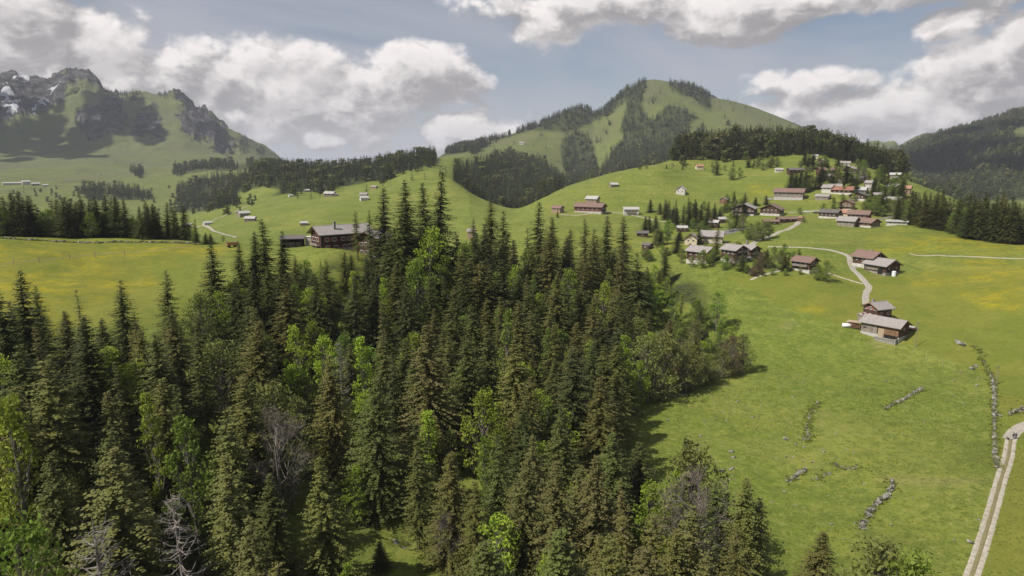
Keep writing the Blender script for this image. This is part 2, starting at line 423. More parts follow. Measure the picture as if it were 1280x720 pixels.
M_WOOD = mask(FARWOOD, PX, PY, 3, wfar * .7, FRONT & (GD > 1100)) * (1 - mask(FARHOLE, PX, PY, 3, wfar * .5, FRONT & (GD > 1100)))
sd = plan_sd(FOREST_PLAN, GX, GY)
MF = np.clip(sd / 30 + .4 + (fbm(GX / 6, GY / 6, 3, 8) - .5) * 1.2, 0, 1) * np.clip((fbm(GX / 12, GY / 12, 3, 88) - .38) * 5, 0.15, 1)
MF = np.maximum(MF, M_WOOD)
MDRY = np.clip((fbm(GX / 160, GY / 160, 4, 71) - .42) * 4, 0, 1) * np.clip((GD - 1400) / 1600, 0, 1)
BARE = [[(1115,425),(1128,428),(1100,436),(1085,428),(1095,424)],[(1092,600),(1115,594),(1240,600),(1200,606),(1110,606)],[(960,412),(985,400),(1000,404),(985,414)],[(1090,340),(1112,344),(1095,348)]]
MB_ = mask(BARE, PX, PY, 6, wob * .3, FRONT & (GD < 600)) * .35

for (cx_, D_, r_) in CLEARINGS:
    a_ = az_from_cx(cx_); MF *= np.clip((np.hypot(GX - D_ * math.sin(a_), GY - D_ * math.cos(a_)) - r_ * .8) / 5, .12, 1)
NR, NA = Z.shape
verts = np.stack([GX, GY, Z], -1).reshape(-1, 3)
idx = np.arange(NR * NA).reshape(NR, NA)
nxt = np.concatenate([idx[:, 1:], idx[:, :1]], 1)     # the last column joins the first: one closed sheet
faces = np.stack([idx[:-1], nxt[:-1], nxt[1:], idx[1:]], -1).reshape(-1, 4)[:, ::-1]
cap = np.array([[0.0, 0.0, Z[0].mean()]])
m_ground, N, b, out = new_mat('alpine_meadow')
b.inputs['Roughness'].default_value = .85; b.inputs['Specular IOR Level'].default_value = .15
geo = N.n('ShaderNodeNewGeometry'); P = geo.outputs['Position']
a1 = N.n('ShaderNodeAttribute', attribute_name='masks'); s1 = N.n('ShaderNodeSeparateColor', ins={'Color': a1.outputs['Color']})
a2 = N.n('ShaderNodeAttribute', attribute_name='masks_two'); s2 = N.n('ShaderNodeSeparateColor', ins={'Color': a2.outputs['Color']})
yel, rock, snow, floor_ = s1.outputs[0], s1.outputs[1], s1.outputs[2], a1.outputs['Alpha']
oli, dry, bare = s2.outputs[0], s2.outputs[1], s2.outputs[2]
g = N.mix(N.ramp(N.noise(.016, 6, .62, P, .4), .42, .58), (.128, .166, .022), (.180, .198, .034))
g = N.mix(N.math('MULTIPLY', N.ramp(N.noise(.09, 6, .65, P, .6), .45, .7), .55), g, (.098, .132, .020))
g = N.mix(N.math('MULTIPLY', N.ramp(N.noise(.5, 5, .7, P), .46, .62), .35), g, (.25, .245, .06))
g = N.mix(N.math('MULTIPLY', N.ramp(N.noise(.35, 8, .78, P), .46, .58), .66), g, (.080, .112, .016))
g = N.mix(N.math('MULTIPLY', N.ramp(N.noise(.8, 6, .8, P, .5), .53, .64), .6), g, (.28, .275, .08))
terr = N.noise(1.0, 6, .65, N.n('ShaderNodeMapping', ins={'Vector': P, 'Scale': (.02, .02, .42)}).outputs[0], .3)
g = N.mix(N.math('MULTIPLY', N.ramp(terr, .50, .66), .42), g, (.092, .112, .020))
g = N.mix(N.math('MULTIPLY', N.ramp(terr, .48, .36), .30), g, (.215, .220, .055))
g = N.mix(N.math('MULTIPLY', oli, .6), g, N.mix(N.ramp(N.noise(.06, 5, .6, P), .4, .6), (.130, .148, .020), (.172, .170, .026)))
flower = N.math('MULTIPLY', yel, N.math('MULTIPLY_ADD', N.ramp(N.noise(.035, 7, .72, N.n('ShaderNodeMapping', ins={'Vector': P, 'Scale': (1, 1.8, 1)}).outputs[0]), .42, .62), .85, .15))
flower = N.math('MULTIPLY', flower, N.math('MULTIPLY_ADD', N.ramp(N.noise(.13, 8, .88, N.n('ShaderNodeMapping', ins={'Vector': P, 'Scale': (1, 1.5, 1), 'Location': (50, 20, 0)}).outputs[0]), .45, .56), .8, .2))
g = N.mix(N.math('MULTIPLY', flower, .80), g, (.31, .25, .012))
g = N.mix(N.math('MULTIPLY', N.ramp(N.noise(1.3, 5, .85, P), .52, .68), .38), g, (.085, .125, .018))
g = N.mix(N.math('MULTIPLY', dry, .85), g, (.135, .115, .06))
gul = N.ramp(N.noise(.006, 8, .72, N.n('ShaderNodeMapping', ins={'Vector': P, 'Scale': (1.6, 1, .5)}).outputs[0], .8), .50, .64)
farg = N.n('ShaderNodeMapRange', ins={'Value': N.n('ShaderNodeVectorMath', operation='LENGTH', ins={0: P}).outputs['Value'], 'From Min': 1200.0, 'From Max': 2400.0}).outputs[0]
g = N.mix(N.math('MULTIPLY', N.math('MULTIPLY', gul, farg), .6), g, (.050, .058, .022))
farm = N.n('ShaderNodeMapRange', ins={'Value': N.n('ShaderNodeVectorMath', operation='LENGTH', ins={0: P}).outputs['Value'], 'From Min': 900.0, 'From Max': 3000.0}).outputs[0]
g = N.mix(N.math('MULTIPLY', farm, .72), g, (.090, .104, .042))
g = N.mix(N.math('MULTIPLY', bare, .55), g, (.30, .23, .13))
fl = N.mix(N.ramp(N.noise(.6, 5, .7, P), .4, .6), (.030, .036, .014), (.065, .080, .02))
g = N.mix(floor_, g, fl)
st = N.n('ShaderNodeMapping', ins={'Vector': P, 'Scale': (1, 1, 2.2), 'Rotation': (.35, .1, 0)}).outputs[0]
rk = N.mix(N.ramp(N.noise(.02, 9, .72, st), .4, .6), (.022, .022, .025), (.135, .13, .125))
g = N.mix(N.ramp(N.math('ADD', rock, N.math('MULTIPLY_ADD', N.noise(.014, 6, .7, P), 1.2, -.6)), .3, .6), g, rk)
g = N.mix(N.ramp(N.math('ADD', snow, N.math('MULTIPLY_ADD', N.noise(.012, 8, .8, P, .6), 2.6, -1.4)), .45, .62), g, (.62, .64, .68))
N.nt.links.new(g, b.inputs['Base Color'])
bh = N.math('ADD', N.math('MULTIPLY', terr, 2.2), N.math('ADD', N.math('MULTIPLY', N.noise(1.6, 6, .78, P), .7), N.math('MULTIPLY', N.noise(.22, 4, .6, P), 1.0)))
bp = N.n('ShaderNodeBump', ins={'Height': bh, 'Distance': .55, 'Strength': .6})
bh2 = N.math('MULTIPLY', N.noise(.012, 8, .7, st), rock)
bp2 = N.n('ShaderNodeBump', ins={'Height': bh2, 'Distance': 90.0, 'Strength': .8, 'Normal': bp.outputs[0]})
N.nt.links.new(bp2.outputs[0], b.inputs['Normal'])
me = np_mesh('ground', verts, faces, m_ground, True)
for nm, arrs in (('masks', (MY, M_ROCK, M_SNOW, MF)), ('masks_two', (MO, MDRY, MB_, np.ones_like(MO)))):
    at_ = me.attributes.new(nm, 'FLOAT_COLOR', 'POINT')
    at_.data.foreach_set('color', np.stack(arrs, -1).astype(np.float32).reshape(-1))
og = bpy.data.objects.new('ground', me); COL.objects.link(og)
tag(og, 'rolling green alpine meadows, hills and mountains', 'ground', None, 'structure')

# ---------------------------------------------------------------- camera, sun, sky, air
cam = bpy.data.cameras.new('camera'); co = bpy.data.objects.new('camera', cam); COL.objects.link(co)
cam.sensor_width = 36; cam.lens = 36 * F / 1280; cam.clip_start = .5; cam.clip_end = 60000
co.rotation_euler = (math.pi / 2 - PITCH, 0, 0); scene.camera = co
ln = bpy.data.lights.new('sun', 'SUN'); ln.energy = SUN_STRENGTH; ln.angle = math.radians(.53); ln.color = (1, .95, .87)
so = bpy.data.objects.new('sun', ln); COL.objects.link(so)
sdir = Vector((math.sin(SUN_AZ) * math.cos(SUN_EL), math.cos(SUN_AZ) * math.cos(SUN_EL), math.sin(SUN_EL)))
so.rotation_euler = sdir.to_track_quat('Z', 'Y').to_euler(); so.location = sdir * 900
world = bpy.data.worlds.new('World'); scene.world = world; world.use_nodes = True
wn = world.node_tree; wn.nodes.clear(); W = NT(wn)
sky = W.n('ShaderNodeTexSky', sky_type='NISHITA', sun_disc=False, sun_elevation=SUN_EL, sun_rotation=SUN_AZ % (2 * math.pi),
          altitude=1200, air_density=1.0, dust_density=1.2, ozone_density=1.5)
# cloud field: soft ellipses placed by direction (degrees), edges broken up by noise
def cloud_group():
    gt = bpy.data.node_groups.new('cloud_field', 'ShaderNodeTree')
    gt.interface.new_socket('Direction', in_out='INPUT', socket_type='NodeSocketVector')
    gt.interface.new_socket('Density', in_out='OUTPUT', socket_type='NodeSocketFloat')
    gi = gt.nodes.new('NodeGroupInput'); go = gt.nodes.new('NodeGroupOutput'); G = NT(gt)
    sx = G.n('ShaderNodeSeparateXYZ', ins={0: gi.outputs[0]})
    az = G.math('ARCTAN2', sx.outputs[0], sx.outputs[1]); el = G.math('ARCSINE', sx.outputs[2])
    blobs = [ # px, py, half width, half height, strength   (photo pixels, turned into angles)
     (40,35,105,60,1.0),(110,55,75,42,.95),(0,100,90,30,.8),(205,88,70,34,1.0),(290,95,85,34,.9),(380,108,75,38,.95),(455,112,60,26,1.0),(525,100,62,34,1.25),(575,108,34,20,.8),
     (160,120,190,30,.7),(330,150,240,26,.55),(480,155,130,20,.4),(571,166,48,24,1.2),(405,174,30,11,.9),(640,180,40,16,.35),
     (745,5,120,20,.95),(690,30,40,26,.6),(905,32,62,20,.95),(980,2,170,22,.9),(1110,-10,200,22,.95),(1195,22,44,18,.8),(1245,85,80,32,1.15),(1290,60,50,36,1.1),(1280,105,120,26,.95),(1005,108,62,18,.75),(1040,140,110,22,.85),(1130,165,130,22,.8),(1180,140,90,20,.8),
     (-250,80,200,70,1.0),(1500,60,220,70,1.0),(-500,-60,180,90,.8),(1700,-80,200,90,.7)]
    cur = None
    for (px, py, rw, rh, s) in blobs:
        a, sl = az_slope(px, py); e = math.atan(sl)
        sc = math.cos(float(a))
        rw_, rh_ = rw / F * sc * sc * 1.25, rh / F * sc * 1.25
        u = G.math('MULTIPLY_ADD', az, 1 / rw_, -float(a) / rw_); v = G.math('MULTIPLY_ADD', el, 1 / rh_, -float(e) / rh_)
        q = G.math('ADD', G.math('MULTIPLY', u, u), G.math('MULTIPLY', v, v))
        q = G.math('MULTIPLY', G.math('SUBTRACT', 1.0, q), s)
        if cur is None: cur = q
        else:
            nd = gt.nodes.new('ShaderNodeMath'); nd.operation = 'SMOOTH_MAX'; nd.inputs[2].default_value = .35
            gt.links.new(cur, nd.inputs[0]); gt.links.new(q, nd.inputs[1]); cur = nd.outputs[0]
    # the rest of the sky gets loose noise clouds
    mp = G.n('ShaderNodeMapping', ins={'Vector': gi.outputs[0], 'Scale': (1, 1, 2.1)}).outputs[0]
    back = G.math('MULTIPLY_ADD', G.noise(2.2, 3, .5, mp), 3.2, -2.25)
    away = G.ramp(sx.outputs[1], .6, .2); up = G.ramp(sx.outputs[2], .24, .4)
    back = G.math('MULTIPLY_ADD', G.math('MAXIMUM', away, up), 3.0, G.math('ADD', back, -3.0))
    cur = G.math('MAXIMUM', G.math('MAXIMUM', cur, -1.2), back)
    mp2 = G.n('ShaderNodeMapping', ins={'Vector': gi.outputs[0], 'Scale': (1, 1, 1.35)}).outputs[0]
    warp = G.noise(5.5, 3, .55, mp)
    fine = G.noise(26.0, 5, .62, mp2)
    dv = G.n('ShaderNodeVectorMath', operation='ADD', ins={0: mp2, 1: G.n('ShaderNodeVectorMath', operation='SCALE', ins={0: G.n('ShaderNodeTexNoise', ins={'Vector': mp2, 'Scale': 12.0, 'Detail': 3.0}).outputs['Color'], 'Scale': .05}).outputs[0]}).outputs[0]
    vo = G.n('ShaderNodeTexVoronoi', feature='F1', normalize=True, ins={'Vector': dv, 'Scale': 15.0, 'Detail': 2.5, 'Roughness': .5, 'Lacunarity': 2.2})
    d = G.math('ADD', G.math('ADD', cur, G.math('MULTIPLY_ADD', fine, 1.5, -.75)), G.math('MULTIPLY_ADD', warp, 1.9, -.95))
    d = G.math('ADD', d, G.math('MULTIPLY_ADD', vo.outputs['Distance'], -2.9, 1.02))
    gt.links.new(d, go.inputs[0]); return gt
cg = cloud_group()
tcg = W.n('ShaderNodeTexCoord').outputs['Generated']
nrm = W.n('ShaderNodeVectorMath', operation='NORMALIZE', ins={0: tcg}).outputs[0]
def dens(off):
    v = nrm
    if off: v = W.n('ShaderNodeVectorMath', operation='NORMALIZE', ins={0: W.n('ShaderNodeVectorMath', operation='ADD', ins={0: nrm, 1: off}).outputs[0]}).outputs[0]
    gnode = wn.nodes.new('ShaderNodeGroup'); gnode.node_tree = cg; wn.links.new(v, gnode.inputs[0]); return gnode.outputs[0]
d0 = dens(None); d1 = dens((-.012, -.003, .020))
alpha = W.math('POWER', W.ramp(d0, -.22, .50), 1.25)
lit = W.ramp(W.math('SUBTRACT', d0, d1), -.30, .75)                    # edge turned to the sun
thick = W.ramp(d0, .3, 2.2)
ccol = W.mix(lit, (5.0, 4.75, 4.85), (14.2, 13.4, 13.0))
ccol = W.mix(W.math('MULTIPLY', thick, .40), ccol, (5.6, 5.3, 5.4))
inner = W.noise(9.0, 6, .62, W.n('ShaderNodeMapping', ins={'Vector': nrm, 'Scale': (1, 1, 2.0), 'Location': (3, 1, 2)}).outputs[0], .5)
ccol = W.mix(W.math('MULTIPLY', W.ramp(inner, .46, .66), .55), ccol, (12.2, 11.5, 11.3))
ccol = W.mix(W.math('MULTIPLY', W.ramp(inner, .50, .34), .40), ccol, (4.4, 4.2, 4.4))
veiln = W.noise(2.0, 6, .55, W.n('ShaderNodeMapping', ins={'Vector': nrm, 'Scale': (1.0, 1.0, 3.2), 'Rotation': (0, .25, 0)}).outputs[0], .8)
zz = W.n('ShaderNodeSeparateXYZ', ins={0: nrm}).outputs[2]
veil = W.math('MAXIMUM', W.math('MULTIPLY', W.ramp(veiln, .32, .66), .75), W.math('MULTIPLY', W.ramp(zz, .20, -.02), .9))
skyc = W.mix(W.math('ADD', veil, .08), sky.outputs[0], (6.3, 6.4, 7.1))
bgc = W.mix(alpha, skyc, ccol)
bg = W.n('ShaderNodeBackground', ins={'Color': bgc, 'Strength': SKY_STRENGTH}); wo = W.n('ShaderNodeOutputWorld', ins={'Surface': bg.outputs[0]})
if HAZE:
    hz = MB(); hz.box(-14500, 14500, -14500, 14500, float(Z.min()) - 60, max(float(Z.max()) + 25, 5))
    mh = bpy.data.materials.new('haze'); mh.use_nodes = True; nt = mh.node_tree; nt.nodes.clear()
    pv = nt.nodes.new('ShaderNodeVolumePrincipled'); oo = nt.nodes.new('ShaderNodeOutputMaterial')
    pv.inputs['Color'].default_value = (.86, .90, 1.0, 1); pv.inputs['Density'].default_value = HAZE; pv.inputs['Anisotropy'].default_value = .0
    nt.links.new(pv.outputs[0], oo.inputs['Volume'])
    ho = hz.build('haze', mh); tag(ho, 'thin pale air haze over the whole valley', 'haze', None, 'stuff')
def cloud(target, alt, rx, ry, seed):  # unseen cloud added above the frame so its shadow falls on the target
    r = random.Random(seed); t = (alt - target[2]) / sdir.z; c = Vector(target) + sdir * t
    mb = MB(); mb.smooth = True
    for k in range(26):
        a = r.uniform(0, 6.283); q = math.sqrt(r.random()); s = r.uniform(.16, .34) * (1.25 - .6 * q)
        cx, cy = rx * q * math.cos(a), ry * q * math.sin(a); n1, n2 = 18, 9; pts = []
        for j in range(n2 + 1):
            ph = math.pi * j / n2
            for i in range(n1):
                th = 6.28318 * i / n1; w_ = 1 + .12 * math.sin(3 * th + k) * math.sin(ph) + .10 * math.sin(5 * th + 2 * ph + k * 2)
                z_ = math.cos(ph); pts.append((cx + s * rx * w_ * math.sin(ph) * math.cos(th), cy + s * ry * w_ * math.sin(ph) * math.sin(th), s * rx * (.75 * z_ if z_ > 0 else .18 * z_)))
        mb.add(pts, [(j*n1 + i, (j+1)*n1 + i, (j+1)*n1 + (i+1) % n1, j*n1 + (i+1) % n1) for j in range(n2) for i in range(n1)])
    o = mb.build('cloud', m_cloud); o.location = c; tag(o, 'white cumulus cloud out of view, added to cast its shadow on the mountains', 'cloud', None, 'structure')
m_cloud = simple('cloud_white', (.85, .85, .86), (.80, .80, .81), .01, 1.0)
cloud(at(108, 166, 1500), 1750, 250, 560, 1)
cloud(at(1262, 190, 1300) + Vector((120, 0, 0)), 1750, 560, 900, 2)
cloud(at(-20, 150, 2500), 1800, 260, 380, 3)
vs = scene.view_settings; vs.view_transform = 'Standard'; vs.look = 'None'; vs.gamma = 1; vs.exposure = EXPOSURE; vs.use_curve_mapping = False
scene.cycles.max_bounces = 5; scene.cycles.diffuse_bounces = 2; scene.cycles.glossy_bounces = 2; scene.cycles.transmission_bounces = 2
scene.cycles.volume_bounces = 0; scene.cycles.transparent_max_bounces = 4
scene.cycles.use_denoising = True
try: world.cycles.sampling_method = 'MANUAL'; world.cycles.sample_map_resolution = 256
except Exception: pass
# ---------------------------------------------------------------- trees
m_bark = simple('spruce_bark', (.11, .085, .065), (.20, .17, .14), 3, .9, stretch=(1, 1, .25))
m_pale = simple('pale_bark', (.20, .18, .155), (.12, .105, .09), 2, .9, stretch=(1, 1, .3))
m_dead = simple('dead_wood', (.25, .225, .20), (.16, .14, .125), 3, .9, stretch=(1, 1, .3))
m_twig = simple('bare_twigs', (.13, .105, .085), (.19, .16, .13), .7, .9)
m_needles = foliage('spruce_needles', None, use_color=True, trans=.15)
m_leaves = foliage('leaf_clumps', None, use_color=True, trans=.35, var=.12)
m_needles_far = foliage('forest_needles', [(.026, .040, .018), (.040, .052, .018), (.055, .060, .020), (.032, .048, .020), (.075, .085, .022)], trans=.1, var=.2)
m_leaves_far = foliage('forest_leaves', [(.11, .14, .03), (.14, .13, .055), (.085, .11, .03), (.12, .17, .03)], trans=.3, var=.15)
m_needles_near = foliage('wood_needles', [(.040, .056, .016), (.058, .064, .018), (.085, .072, .026), (.045, .060, .018)], trans=.15, var=.3)

def spruce(seed, H=28.0, R=4.3, nb=300, step=.37, size=.62, taper=.85, base=.06, droop=.35, sparse=0.0, top_thin=.0):
    """needle sprays along drooping boughs. returns crown verts / quads and the bare bough lines"""
    r = np.random.default_rng(seed)
    V = []; Q = []; boughs = []
    lean = r.normal(0, .012, 2)
    for i in range(nb):
        t = (i + r.random()) / nb
        t = min(1, max(0, t ** 1.12 + r.normal(0, .012)))
        h = base + (1 - base) * (1 - (1 - t) ** 1.0) * .985
        L = R * (1 - h) ** taper * (r.uniform(.72, 1.1) if r.random() < .8 else r.uniform(.4, .8)) * (1 + .10 * math.sin(h * 37 + seed) + .10 * math.sin(3 * (i * 2.399963) + seed)) + .25
        if h < .15: L *= .82 + 1.2 * h
        if top_thin and h > 1 - top_thin: L *= .6
        if r.random() < sparse: continue
        ang = r.uniform(0, 6.283) if r.random() < .5 else (i * 2.399963) % 6.28318 + r.normal(0, .3)
        z = h * H
        up = (.55 * max(0, h - .55) - droop * (1 - h)) * 1.0
        n = max(2, int(L / step))
        s = (np.arange(n) + r.random(n) * .6 + .25) / n
        # bough: runs out, sinks, lifts at its tip
        rx = L * s; rz = z + L * (up * s - .30 * s ** 1.5 + .22 * s ** 3)
        d = np.array([math.cos(ang), math.sin(ang)]); nrm = np.array([-d[1], d[0]])
        boughs.append(((lean[0]*z, lean[1]*z, z), (d[0]*L*.9 + lean[0]*z, d[1]*L*.9 + lean[1]*z, float(rz[-1]))))
        for k in range(n):
            w = .95 * size * (1 - .55 * s[k]) * (.5 + .5 * min(1, L / 2.2)) * r.uniform(.75, 1.3)
            for sd_ in (-1, 1):
                a2 = sd_ * r.uniform(.45, 1.15)
                dd = d * math.cos(a2) + nrm * math.sin(a2)
                pn = np.array([-dd[1], dd[0]])
                c = np.array([d[0] * rx[k] + lean[0] * z, d[1] * rx[k] + lean[1] * z, rz[k]])
                drp = -r.uniform(.0, .5) * w
                ln_ = w * r.uniform(.8, 1.25); hw = .24 * w + .05
                tilt = r.uniform(-.6, .6) * hw
                mid = c + np.array([dd[0] * ln_ * .5, dd[1] * ln_ * .5, drp * .35])
                tip = c + np.array([dd[0] * ln_, dd[1] * ln_, drp])
                b0 = len(V)
                V += [c, mid + np.array([pn[0] * hw, pn[1] * hw, tilt]), tip, mid - np.array([pn[0] * hw, pn[1] * hw, tilt])]
                Q.append((b0, b0 + 1, b0 + 2, b0 + 3))
            # hanging curtain under the bough
            if r.random() < .6:
                c = np.array([d[0] * rx[k] + lean[0] * z, d[1] * rx[k] + lean[1] * z, rz[k]])
                hw = .38 * w; e = r.uniform(.5, 1.1) * w
                b0 = len(V)
                V += [c + np.array([d[0] * hw, d[1] * hw, 0]), c + np.array([nrm[0] * .12, nrm[1] * .12, -e * .5]), c + np.array([0, 0, -e]), c - np.array([d[0] * hw, d[1] * hw, .05])]
                Q.append((b0, b0 + 1, b0 + 2, b0 + 3))
    return np.array(V), np.array(Q), boughs, lean
def spruce_trunk(H, lean, boughs, seed, nlimb=26, r0=.34, show=0.0):
    mb = MB(); r = random.Random(seed)
    zs = [-2, 0, .15, .4, .7, .98]
    zs = [z if z < 0 else z * H for z in zs]
    mb.tube([(lean[0] * z, lean[1] * z, z) for z in zs], [r0 * 1.1, r0, r0 * .85, r0 * .62, r0 * .32, .03], 7)
    for a, b_ in r.sample(boughs, min(nlimb, len(boughs))):
        mb.tube([a, tuple(a[i] * .4 + b_[i] * .6 + (0 if i < 2 else -.1) for i in range(3)), b_], [.06, .04, .015], 3, False)
    return mb
PROTO = {}
def spruce_proto(key, **kw):
    H = kw.get('H', 28.0); seed = kw.pop('seed')
    V, Q, bo, lean = spruce(seed, **kw)
    c = np_mesh('crown', V, Q, m_needles)
    t = spruce_trunk(H, lean, bo, seed).mesh('trunk', m_bark)
    PROTO[key] = (t, c, H, kw.get('R', 4.3))
for i in range(7):
    spruce_proto('spruce%d' % i, seed=100 + i, R=[6.3, 5.6, 6.9, 5.0, 6.1, 7.4, 5.3][i], nb=[600, 520, 640, 440, 560, 660, 400][i],
                 taper=[.80, .72, .88, .68, .78, .95, .62][i], droop=[.20, .12, .28, .15, .32, .18, .25][i], sparse=[.05, .1, .05, .2, .1, .05, .3][i],
                 base=[.04, .10, .03, .14, .06, .03, .2][i])
# thin, gappy spruce with a bare top
spruce_proto('thin0', seed=131, R=3.4, nb=170, taper=.6, droop=.2, sparse=.25, base=.12, size=.9)
spruce_proto('thin1', seed=132, R=3.8, nb=190, taper=.7, droop=.3, sparse=.3, base=.2, size=.9)

def branch_tree(seed, H=17.0, spread=.5, depth=4, r0=.26, fork=.22, twigs=5, lean=.08):
    r = random.Random(seed); mb = MB(); tips = []
    def grow(p, d, L, rad, lev):
        n = 3; pts = [p.copy()]; q = p.copy(); dd = d.copy()
        for i in range(n):
            dd = (dd + Vector((r.gauss(0, .13), r.gauss(0, .13), .06))).normalized(); q = q + dd * (L / n); pts.append(q.copy())
        mb.tube(pts, [rad, rad * .86, rad * .7, rad * .5 if lev < depth else .01], 6 if lev == 0 else (4 if lev < 2 else 3), False)
        if lev >= depth: tips.append(q.copy()); return
        k = r.randint(3, 4) if lev else 9
        for j in range(k):
            t = r.uniform(.3, 1.0) if lev else .25 + .75 * (j + .5) / k
            i = min(n - 1, int(t * n)); f = t * n - i
            s = pts[i].lerp(pts[i + 1], f)
            ang = r.uniform(0, 6.283); el = r.uniform(.35, .95) if lev else r.uniform(.25, .8)
            o = dd.orthogonal().normalized(); o.rotate(Matrix.Rotation(ang, 3, dd))
            nd = (dd * (el) + o * spread * 1.6 + Vector((0, 0, .15))).normalized()
            grow(s, nd, L * (r.uniform(.42, .62) if lev else r.uniform(.28, .42) * (1.25 - .5 * t)), rad * .5, lev + 1)
        if lev: tips.append(q.copy())
    grow(Vector((0, 0, -.8)), Vector((r.gauss(0, lean), r.gauss(0, lean), 1)).normalized(), H * .8, r0, 0)
    return mb, tips
def leaf_quads(tips, seed, per=10, cr=1.0, size=.38, gaps=.2, nz=1.0):
    r = np.random.default_rng(seed); V = []; Q = []
    for p in tips:
        if r.random() < gaps: continue
        rr = cr * r.uniform(.6, 1.25)
        for k in range(per):
            o = r.normal(0, 1, 3); o /= np.linalg.norm(o) + 1e-6; o *= rr * r.uniform(.45, 1) ** .6; o[2] *= .75 * nz
            c = np.array(p) + o; a = r.normal(0, 1, 3); a /= np.linalg.norm(a); bb = np.cross(a, r.normal(0, 1, 3)); bb /= np.linalg.norm(bb) + 1e-6
            s = size * r.uniform(.6, 1.3)
            b0 = len(V); V += [c - a * s, c + bb * s * .55, c + a * s, c - bb * s * .55]; Q.append((b0, b0 + 1, b0 + 2, b0 + 3))
    return np.array(V), np.array(Q)
def leafy_proto(key, seed, H, rad, per, cr, size, nclump=70, low=.16, bark=None, hole=.15, egg=.45):
    """limbs reach to leaf clumps spread through an egg-shaped crown"""
    r = np.random.default_rng(seed); mb = MB(); tips = []
    lx, ly = r.normal(0, .35, 2)
    stem = [Vector((0, 0, -1)), Vector((0, 0, .5)), Vector((lx * .5, ly * .4, H * .4)), Vector((lx, ly, H * .72)), Vector((lx * 1.2, ly * 1.3, H * .93))]
    mb.tube(stem, [.26, .22, .16, .09, .03], 6)
    lob = r.uniform(0, 6.28, 4)
    for k in range(nclump):
        u = r.random() ** .75; h = low + (1 - low) * (k + r.random()) / nclump
        prof = math.sin(math.pi * min(1, max(0.03, ((h - low) / (1 - low)) ** (.75 if egg < .5 else 1.2) * .93 + .05))) ** .7
        a = r.uniform(0, 6.283); wob_ = 1 + .22 * math.sin(2 * a + lob[0] + h * 5) + .15 * math.sin(3 * a + lob[1] - h * 9)
        rr_ = rad * prof * wob_ * (.35 + .65 * u)
        p = Vector((lx * h + rr_ * math.cos(a), ly * h + rr_ * math.sin(a), h * H))
        tips.append(p)
        z0 = max(.1, h - .10 - .22 * rr_ / max(rad, .1)) * H
        s0 = Vector((lx * z0 / H, ly * z0 / H, z0)); mid = s0.lerp(p, .5) + Vector((0, 0, -.05 * rr_ + r.normal(0, .15)))
        mb.tube([s0, mid, p], [.07, .045, .012], 3, False)
        if r.random() < .6:
            e = p + Vector(r.normal(0, .7, 3)); mb.tube([mid, e], [.035, .01], 3, False)
    V, Q = leaf_quads(tips, seed, per, cr, size, hole)
    PROTO[key] = (mb.mesh('trunk', bark or m_pale), np_mesh('crown', V, Q, m_leaves), float(V[:, 2].max()), rad + cr * .6)
leafy_proto('beech0', 11, 15, 3.9, 46, 1.15, .24)
leafy_proto('beech1', 12, 16, 3.2, 44, 1.05, .24)
leafy_proto('beech2', 13, 13, 4.3, 46, 1.2, .24, 80, .1)
leafy_proto('slim0', 14, 16, 1.9, 40, .85, .22, 60, .2)
leafy_proto('slim1', 15, 15, 1.5, 40, .75, .22, 50, .15)
leafy_proto('budding0', 16, 14, 3.4, 38, 1.15, .20, 110, .1, None, .15)
leafy_proto('budding1', 17, 13, 3.9, 32, 1.15, .20, 110, .08, None, .2)
def bare_proto(key, seed, H, spread, depth=4, mat=None):
    mb, tips = branch_tree(seed, H, spread, depth, .2)
    trunk = mb; tw = MB(); r = random.Random(seed)
    for p in tips:
        for k in range(3):
            d = Vector((r.gauss(0, 1), r.gauss(0, 1), r.gauss(.5, .8))).normalized()
            tw.tube([p, p + d * r.uniform(.5, 1.2)], [.018, .006], 3, False)
    top = max(v[2] for v in tw.v); w = 4.0
    PROTO[key] = (trunk.mesh('trunk', mat or m_pale), tw.mesh('crown', m_twig), top, w)
bare_proto('bare0', 21, 15, .35); bare_proto('bare1', 22, 16, .45)
def dead_spruce(key, seed, H=17):
    r = random.Random(seed); mb = MB(); br = MB()
    mb.tube([(0, 0, -1), (0, 0, H * .3), (.1, 0, H * .7), (.05, .1, H)], [.24, .19, .11, .02], 6)
    for i in range(110):
        t = r.uniform(.12, .97); z = t * H; L = 3.2 * (1 - t) ** .6 * r.uniform(.4, 1.1) + .3; a = r.uniform(0, 6.283)
        d = Vector((math.cos(a), math.sin(a), 0))
        pts = [Vector((0, 0, z)), d * L * .5 + Vector((0, 0, z - .05 * L)), d * L + Vector((0, 0, z + .22 * L))]
        br.tube(pts, [.05, .035, .012], 3, False)
        for k in range(4):
            s = r.uniform(.35, 1); q = pts[1].lerp(pts[2], s) if s > .5 else pts[0].lerp(pts[1], s * 2)
            e = Vector((r.gauss(0, 1), r.gauss(0, 1), r.gauss(-.2, .4))).normalized() * r.uniform(.25, .7)
            br.tube([q, q + e], [.018, .006], 3, False)
    PROTO[key] = (mb.mesh('trunk', m_dead), br.mesh('branches', m_dead), H, 3.0)
dead_spruce('dead0', 31); dead_spruce('dead1', 32, 15)

